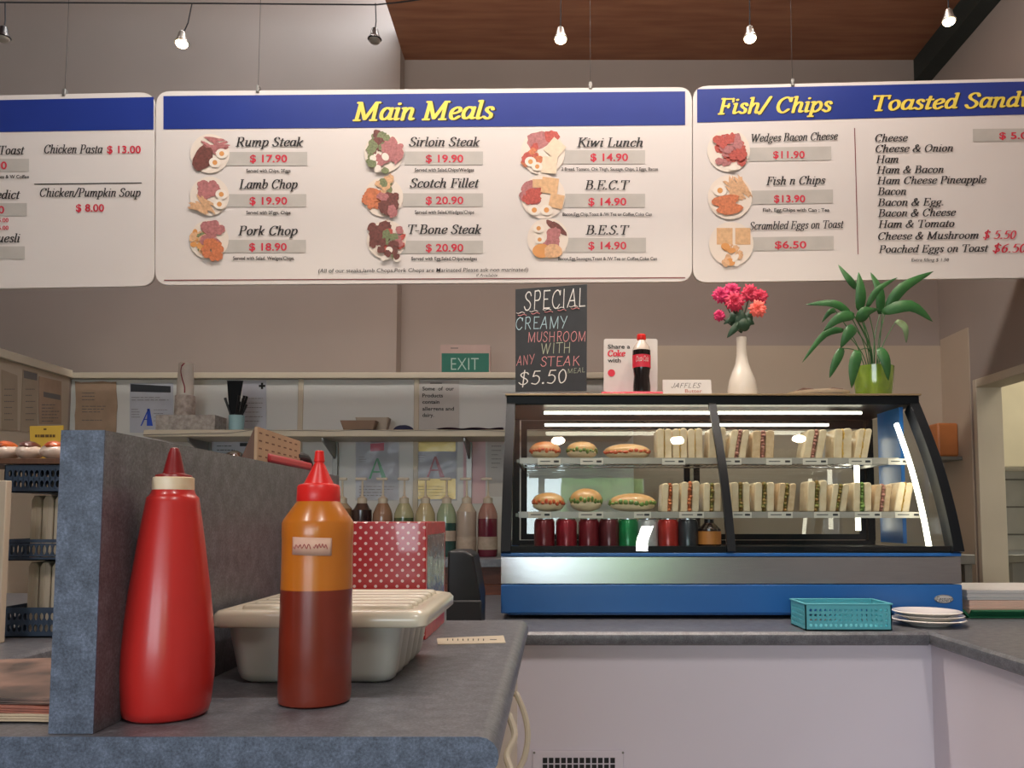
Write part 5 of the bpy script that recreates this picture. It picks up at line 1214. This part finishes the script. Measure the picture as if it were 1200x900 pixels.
# exit sign
YE = 3.9; fE = lambda d: (lambda px, py: at(px, py, YE-d))
es = thing('exit_sign', 'green EXIT sign box standing on the cap rail below the boards', 'sign', (at(545, 435, YE).x, YE, zp))
A, B = at(516, 404, YE), at(574.5, 436, YE)
mb = MB(); mb.ext([at(*p, YE) for p in rrect([(516, 404), (574.5, 404), (574.5, 437), (516, 437)], 2)], (0, .05, 0)); mb.build('housing', mat('greyish_pink_plastic', '#A89088', .5), es, smooth=0)
mb = MB(); quad(mb, [(517.5, 414), (573, 414), (573, 436), (517.5, 436)], fE(.001)); mb.build('face', M['green'], es, smooth=0)
mb = MB(); write(mb, 'EXIT', 528.5, 561, 433.6, 15.2, fE(.002), style='sans', w=-.6); mb.build('lettering', mat('pale_green_ink', '#9AB4AA', .5), es, smooth=0)
mb = MB(); quad(mb, [(528, 407.3), (537, 407.3), (537, 408.6), (528, 408.6)], fE(.001)); mb.build('print', M['greyink'], es, smooth=0)
# stainless urn below the shelf
c = at(275, 530, 3.45); ur = thing('hot_water_urn', 'polished steel urn lid showing over the screen under the shelf', 'urn', (c.x, 3.45, zb))
hz_ = at(275, 528.5, 3.45).z-zb; rr = 11*3.45/F
MB().lathe([(rr*.95, 0), (rr, .01), (rr, hz_-.05), (rr*.95, hz_-.035)], (c.x, 3.45, zb+.0005), 36).build('urn_body', M['steel'], ur)
MB().lathe([(rr*1.04, hz_-.035), (rr*1.04, hz_-.028), (rr*.8, hz_-.01), (rr*.3, hz_), (0, hz_)], (c.x, 3.45, zb+.0005), 36).build('lid', M['chrome'], ur)
MB().tube([(c.x+rr*.6, 3.45, zb+hz_-.02), (c.x+rr*1.6, 3.43, zb+hz_-.03)], .01, 10).build('handle', M['black'], ur)
# syrup pump bottles
YSY = 3.42; s = YSY/F; capm = mat('cream_pump', '#B8AE9C', .5)
SY = [(400, '#8C6A4A', '#9A8870', 'leftmost pale syrup pump bottle behind the amber sauce bottle', 596), (423.5, '#2A1A1A', '#4A3A34', 'dark brown syrup pump bottle left end of the visible row', 598), (448, '#7A5240', '#8A6A54', 'brownish syrup pump bottle above the dotted box', 610), (473, '#3C5032', '#9A9A78', 'olive green syrup pump bottle above the dotted box', 607), (498, '#A89C72', '#A89C78', 'pale yellow syrup pump bottle above the dotted box', 640), (523, '#2C4A44', '#8C9C80', 'dark teal syrup pump bottle beside the dotted box', 613), (546.5, '#A8988A', '#B0A494', 'clear syrup pump bottle second from the display case', 600), (571.5, '#6A2434', '#9A7268', 'dark red syrup pump bottle next to the display case', 608)]
for px, c1_, c0_, lab, yl in SY:
    c = at(px, 640, YSY); zz_ = lambda y: (at(0, y, YSY).z-zb)
    root = thing('syrup_bottle', lab, 'bottle', (c.x, YSY, zb+.0006), 'syrup pump bottles on the back bench')
    zl_ = max(.02, zz_(yl)); mm1 = mat('syrup'+c1_, c1_, .2, coat=.4); mm0 = mat('bottle'+c0_, c0_, .2, coat=.4)
    MB().lathe([(10.5*s, 0), (11.5*s, .006), (11.5*s, zl_)], (0, 0, 0), 24).build('syrup', mm1, root, world=False)
    body = [(r*s, zz_(y)) for r, y in ((11.5, 606), (11.2, 602), (9, 596), (6, 590)) if zz_(y) > zl_]
    MB().lathe([(11.5*s, zl_)]+body, (0, 0, 0), 24).build('bottle_glass', mm0, root, world=False)
    MB().lathe([(5.6*s, zz_(590.5)), (5.6*s, zz_(584)), (2.5*s, zz_(582.5)), (1.3*s, zz_(580)), (1.1*s, zz_(563))], (0, 0, 0), 16).build('pump', capm, root, world=False)
    MB().box(-8*s, 5*s, -2*s, 2*s, zz_(563), zz_(560)).build('pump_head', capm, root, world=False, bevel=.002)
    if px > 510:
        y0_, y1_ = (634, 622) if px < 530 else (644, 629); MB().lathe([(11.65*s, zz_(y0_)), (11.65*s, zz_(y1_))], (0, 0, 0), 24).build('label_band', mat('beige_label', '#A89888', .7, var=.1, scale=60), root, world=False)

# ================================================================== LEFT BENCH: BLUE RACK
YR = 2.0; rx0, rx1 = at(3, 600, YR).x, -1.16
zq = lambda y: at(0, y, YR).z
rk = thing('tiered_rack', 'dark blue plastic rack of three slotted baskets left of the screen', 'rack', ((rx0+rx1)/2, 2.1, ZS))
for z0_, z1_, nz in ((zq(577), zq(545), 2), (zq(657), zq(632), 1), (ZS+.0008, zq(712), 2)):
    basket(rx0, rx1, YR, YR+.2, z0_, z1_-z0_, 14, 12, nz, .0052, (z1_-z0_-.016)/nz*.34, seg=8, mz0=.008, mz1=.008).build('slotted_basket', M['dblue'], rk, smooth=0)
for x in (rx0+.004, rx1-.012, rx0+.052):
    for y in (YR+.185,): MB().box(x, x+.011, y, y+.011, ZS+.004, zq(545)).build('post', mat('grey_brown_post', '#7E7468', .5), rk)
# packets standing in the tiers
pkm = mat('cream_packet', '#B3A592', .6, var=.05); 
for t_, (zb0, zb1) in enumerate(((zq(657)+.0035, zq(578)-.0), (ZS+.0045, zq(658)))):
    for i, (a, b) in enumerate(((36, 48), (49.5, 62), (63.5, 78))):
        A, B = at(a, 600, YR+.05).x, at(b, 600, YR+.05).x; h_ = zb1-zb0-.004
        root = thing('paper_packet', f'{("left", "middle", "right")[i]} tall cream packet in the {("middle", "bottom")[t_]} tier of the blue rack', 'packet', (A, YR+.05, zb0), 'cream packets in the blue rack')
        mb = MB(); w = B-A; mb.ext([(A, YR+.05, zb0), (B, YR+.05, zb0), (B, YR+.05, zb0+h_-.012), (B-w*.25, YR+.05, zb0+h_), (A+w*.25, YR+.05, zb0+h_), (A, YR+.05, zb0+h_-.012)], (0, .08, 0)); mb.build('packet', pkm, root, bevel=.003)
        MB().box(A+w*.46, A+w*.54, YR+.0492, YR+.0499, zb0+.002, zb0+h_-.002).build('seam', M['cream'], root)
# tall cream board beside the rack
tag(MB().box(at(-20, 600, 1.9).x, at(6, 600, 1.9).x, 1.9, 1.92, ZS+.0008, at(0, 563, 1.9).z).build('upright_board', M['cream'], bevel=.002), 'narrow cream board standing at the far left before the blue rack', 'board')
# brown board on top of the rack with wrapped buns and yellow sign
zk = zq(544)
tag(MB().box(rx0-.2, rx1+.01, YR-.01, YR+.22, zk+.0006, zk+.014).build('top_board', M['bwood'], bevel=.001), 'brown board lying on top of the blue rack', 'board')
zk += .0146
wrapm = mat('clear_wrap_pale', '#BBA898', .15, col2='#D8C6B8', scale=30, coat=.6, bump=.4); orng = mat('orange_filling', '#D8682C', .3, coat=.6, col2='#8A3A20', scale=40)
for px0_, px1_, lab in ((-14, 11, 'wrapped bun at the far left on the brown board'), (14, 38, 'dark topped wrapped bun in the middle of the brown board'), (41, 72, 'wrapped bun with orange filling next to the screen')):
    A, B = at(px0_, 530, YR+.05).x, at(px1_, 530, YR+.05).x; root = thing('wrapped_bun', lab, 'bun', ((A+B)/2, YR+.08, zk), 'wrapped buns on the brown board')
    w = (B-A)/2; MB().ell((0, 0, .022), w*.97, .045, .0205, 20, 10, wob=.03, rnd=R).build('wrapper', wrapm, root, world=False)
    MB().ell((w*.1, -.004, .036), w*.62, .036, .014, 18, 8, wob=.08, rnd=R).build('filling', orng if px0_ != 14 else mat('dark_filling', '#5A2A1E', .3, coat=.6), root, world=False)
YY = YR+.16; A, B = at(34, 522, YY), at(74, 498.5, YY)
ys = thing('yellow_card', 'yellow counter card with brown lettering behind the wrapped buns', 'card', ((A.x+B.x)/2, YY, zk))
mb = MB(); mb.ext([(A.x+.004, YY, zk), (B.x, YY, zk), (B.x, YY, B.z), (A.x-.001, YY, B.z-.002), (A.x+.003, YY, (zk+B.z)/2)], (0, .003, 0)); mb.build('card', mat('yellow_card_stock', '#C9A83C', .6, var=.05), ys, smooth=0)
mb = MB(); f_ = lambda px, py: at(px, py, YY-.001); lines(mb, 41, 66, 507, 511.5, 1, f_, h=3.2); quad(mb, [(51, 502), (54.5, 502), (54.5, 504), (51, 504)], f_); mb.build('print', mat('dark_brown_ink', '#5A4018', .7), ys, smooth=0)

# ================================================================== RIGHT: TABLE, DISPENSER, KITCHEN
zt_ = at(0, 650, 3.35).z; x1_ = at(1143, 650, 3.35).x
pt2 = thing('steel_table', 'stainless steel prep table behind the right end of the case', 'table', (1.5, 3.6, 0))
MB().box(1.2, x1_, 3.35, 4.1, zt_-.04, zt_).build('tabletop', M['steel2'], pt2, bevel=.003)
for x in (1.22, x1_-.035):
    for y in (3.37, 4.05): MB().box(x, x+.03, y, y+.03, 0, zt_-.04).build('leg', M['steel2'], pt2)
mb = MB(); mb.box(1.25, x1_-.04, 3.42, 4.04, .3, zt_-.12); tag(mb.build('storage_crate', M['rubber'], bevel=.01), 'dark crate under the steel prep table', 'crate') if False else None
sd = thing('paper_dispenser', 'amber brown dispenser box on the wall right of the case', 'dispenser', (1.95, 4.09, at(0, 535, 4.1).z))
za, zb2 = at(0, 536, 4.08).z, at(0, 497, 4.08).z
MB().box(at(1098, 500, 4.02).x, RIGHT-.0065, 4.02, 4.17, za, zb2).build('box', M['soap'], sd, bevel=.012, seg=3)
MB().box(at(1099, 500, 4.0).x, RIGHT-.0065, 3.99, 4.17, za-.02, za-.001).build('bracket', M['steel2'], sd, bevel=.003)
kb = thing('kitchen_cupboard', 'cream wall cupboard seen through the kitchen doorway', 'cupboard', (2.9, 4.5, 1.5))
z0_, z1_ = at(0, 548, 4.4).z, at(0, 447, 4.4).z
MB().box(RIGHT+.11, 3.6, 4.4, 4.73, z0_, z1_).build('body', mat('cream_laminate', '#D9CFB2', .4, var=.02), kb, bevel=.003)
for i in range(3):
    xx = RIGHT+.12+i*.48; d = MB().box(xx, xx+.47, 4.385, 4.399, z0_+.004, z1_-.004).build('door', mat('cream_laminate', '#D9CFB2', .4), kb, bevel=.002)
    MB().box(xx+.42, xx+.44, 4.372, 4.385, z0_+.03, z0_+.13).build('handle', M['steel2'], d)
zt2 = at(0, 650, 4.1).z
kt = thing('kitchen_bench', 'steel kitchen bench seen through the doorway at right edge', 'bench', (2.9, 4.4, 0))
MB().box(at(1177, 650, 4.1).x, 3.8, 4.1, 4.72, zt2-.04, zt2).build('benchtop', M['steel2'], kt, bevel=.003)
for x in (at(1177, 650, 4.1).x+.02, 3.7):
    for y in (4.13, 4.65): MB().box(x, x+.035, y, y+.035, 0, zt2-.04).build('leg', M['steel2'], kt)
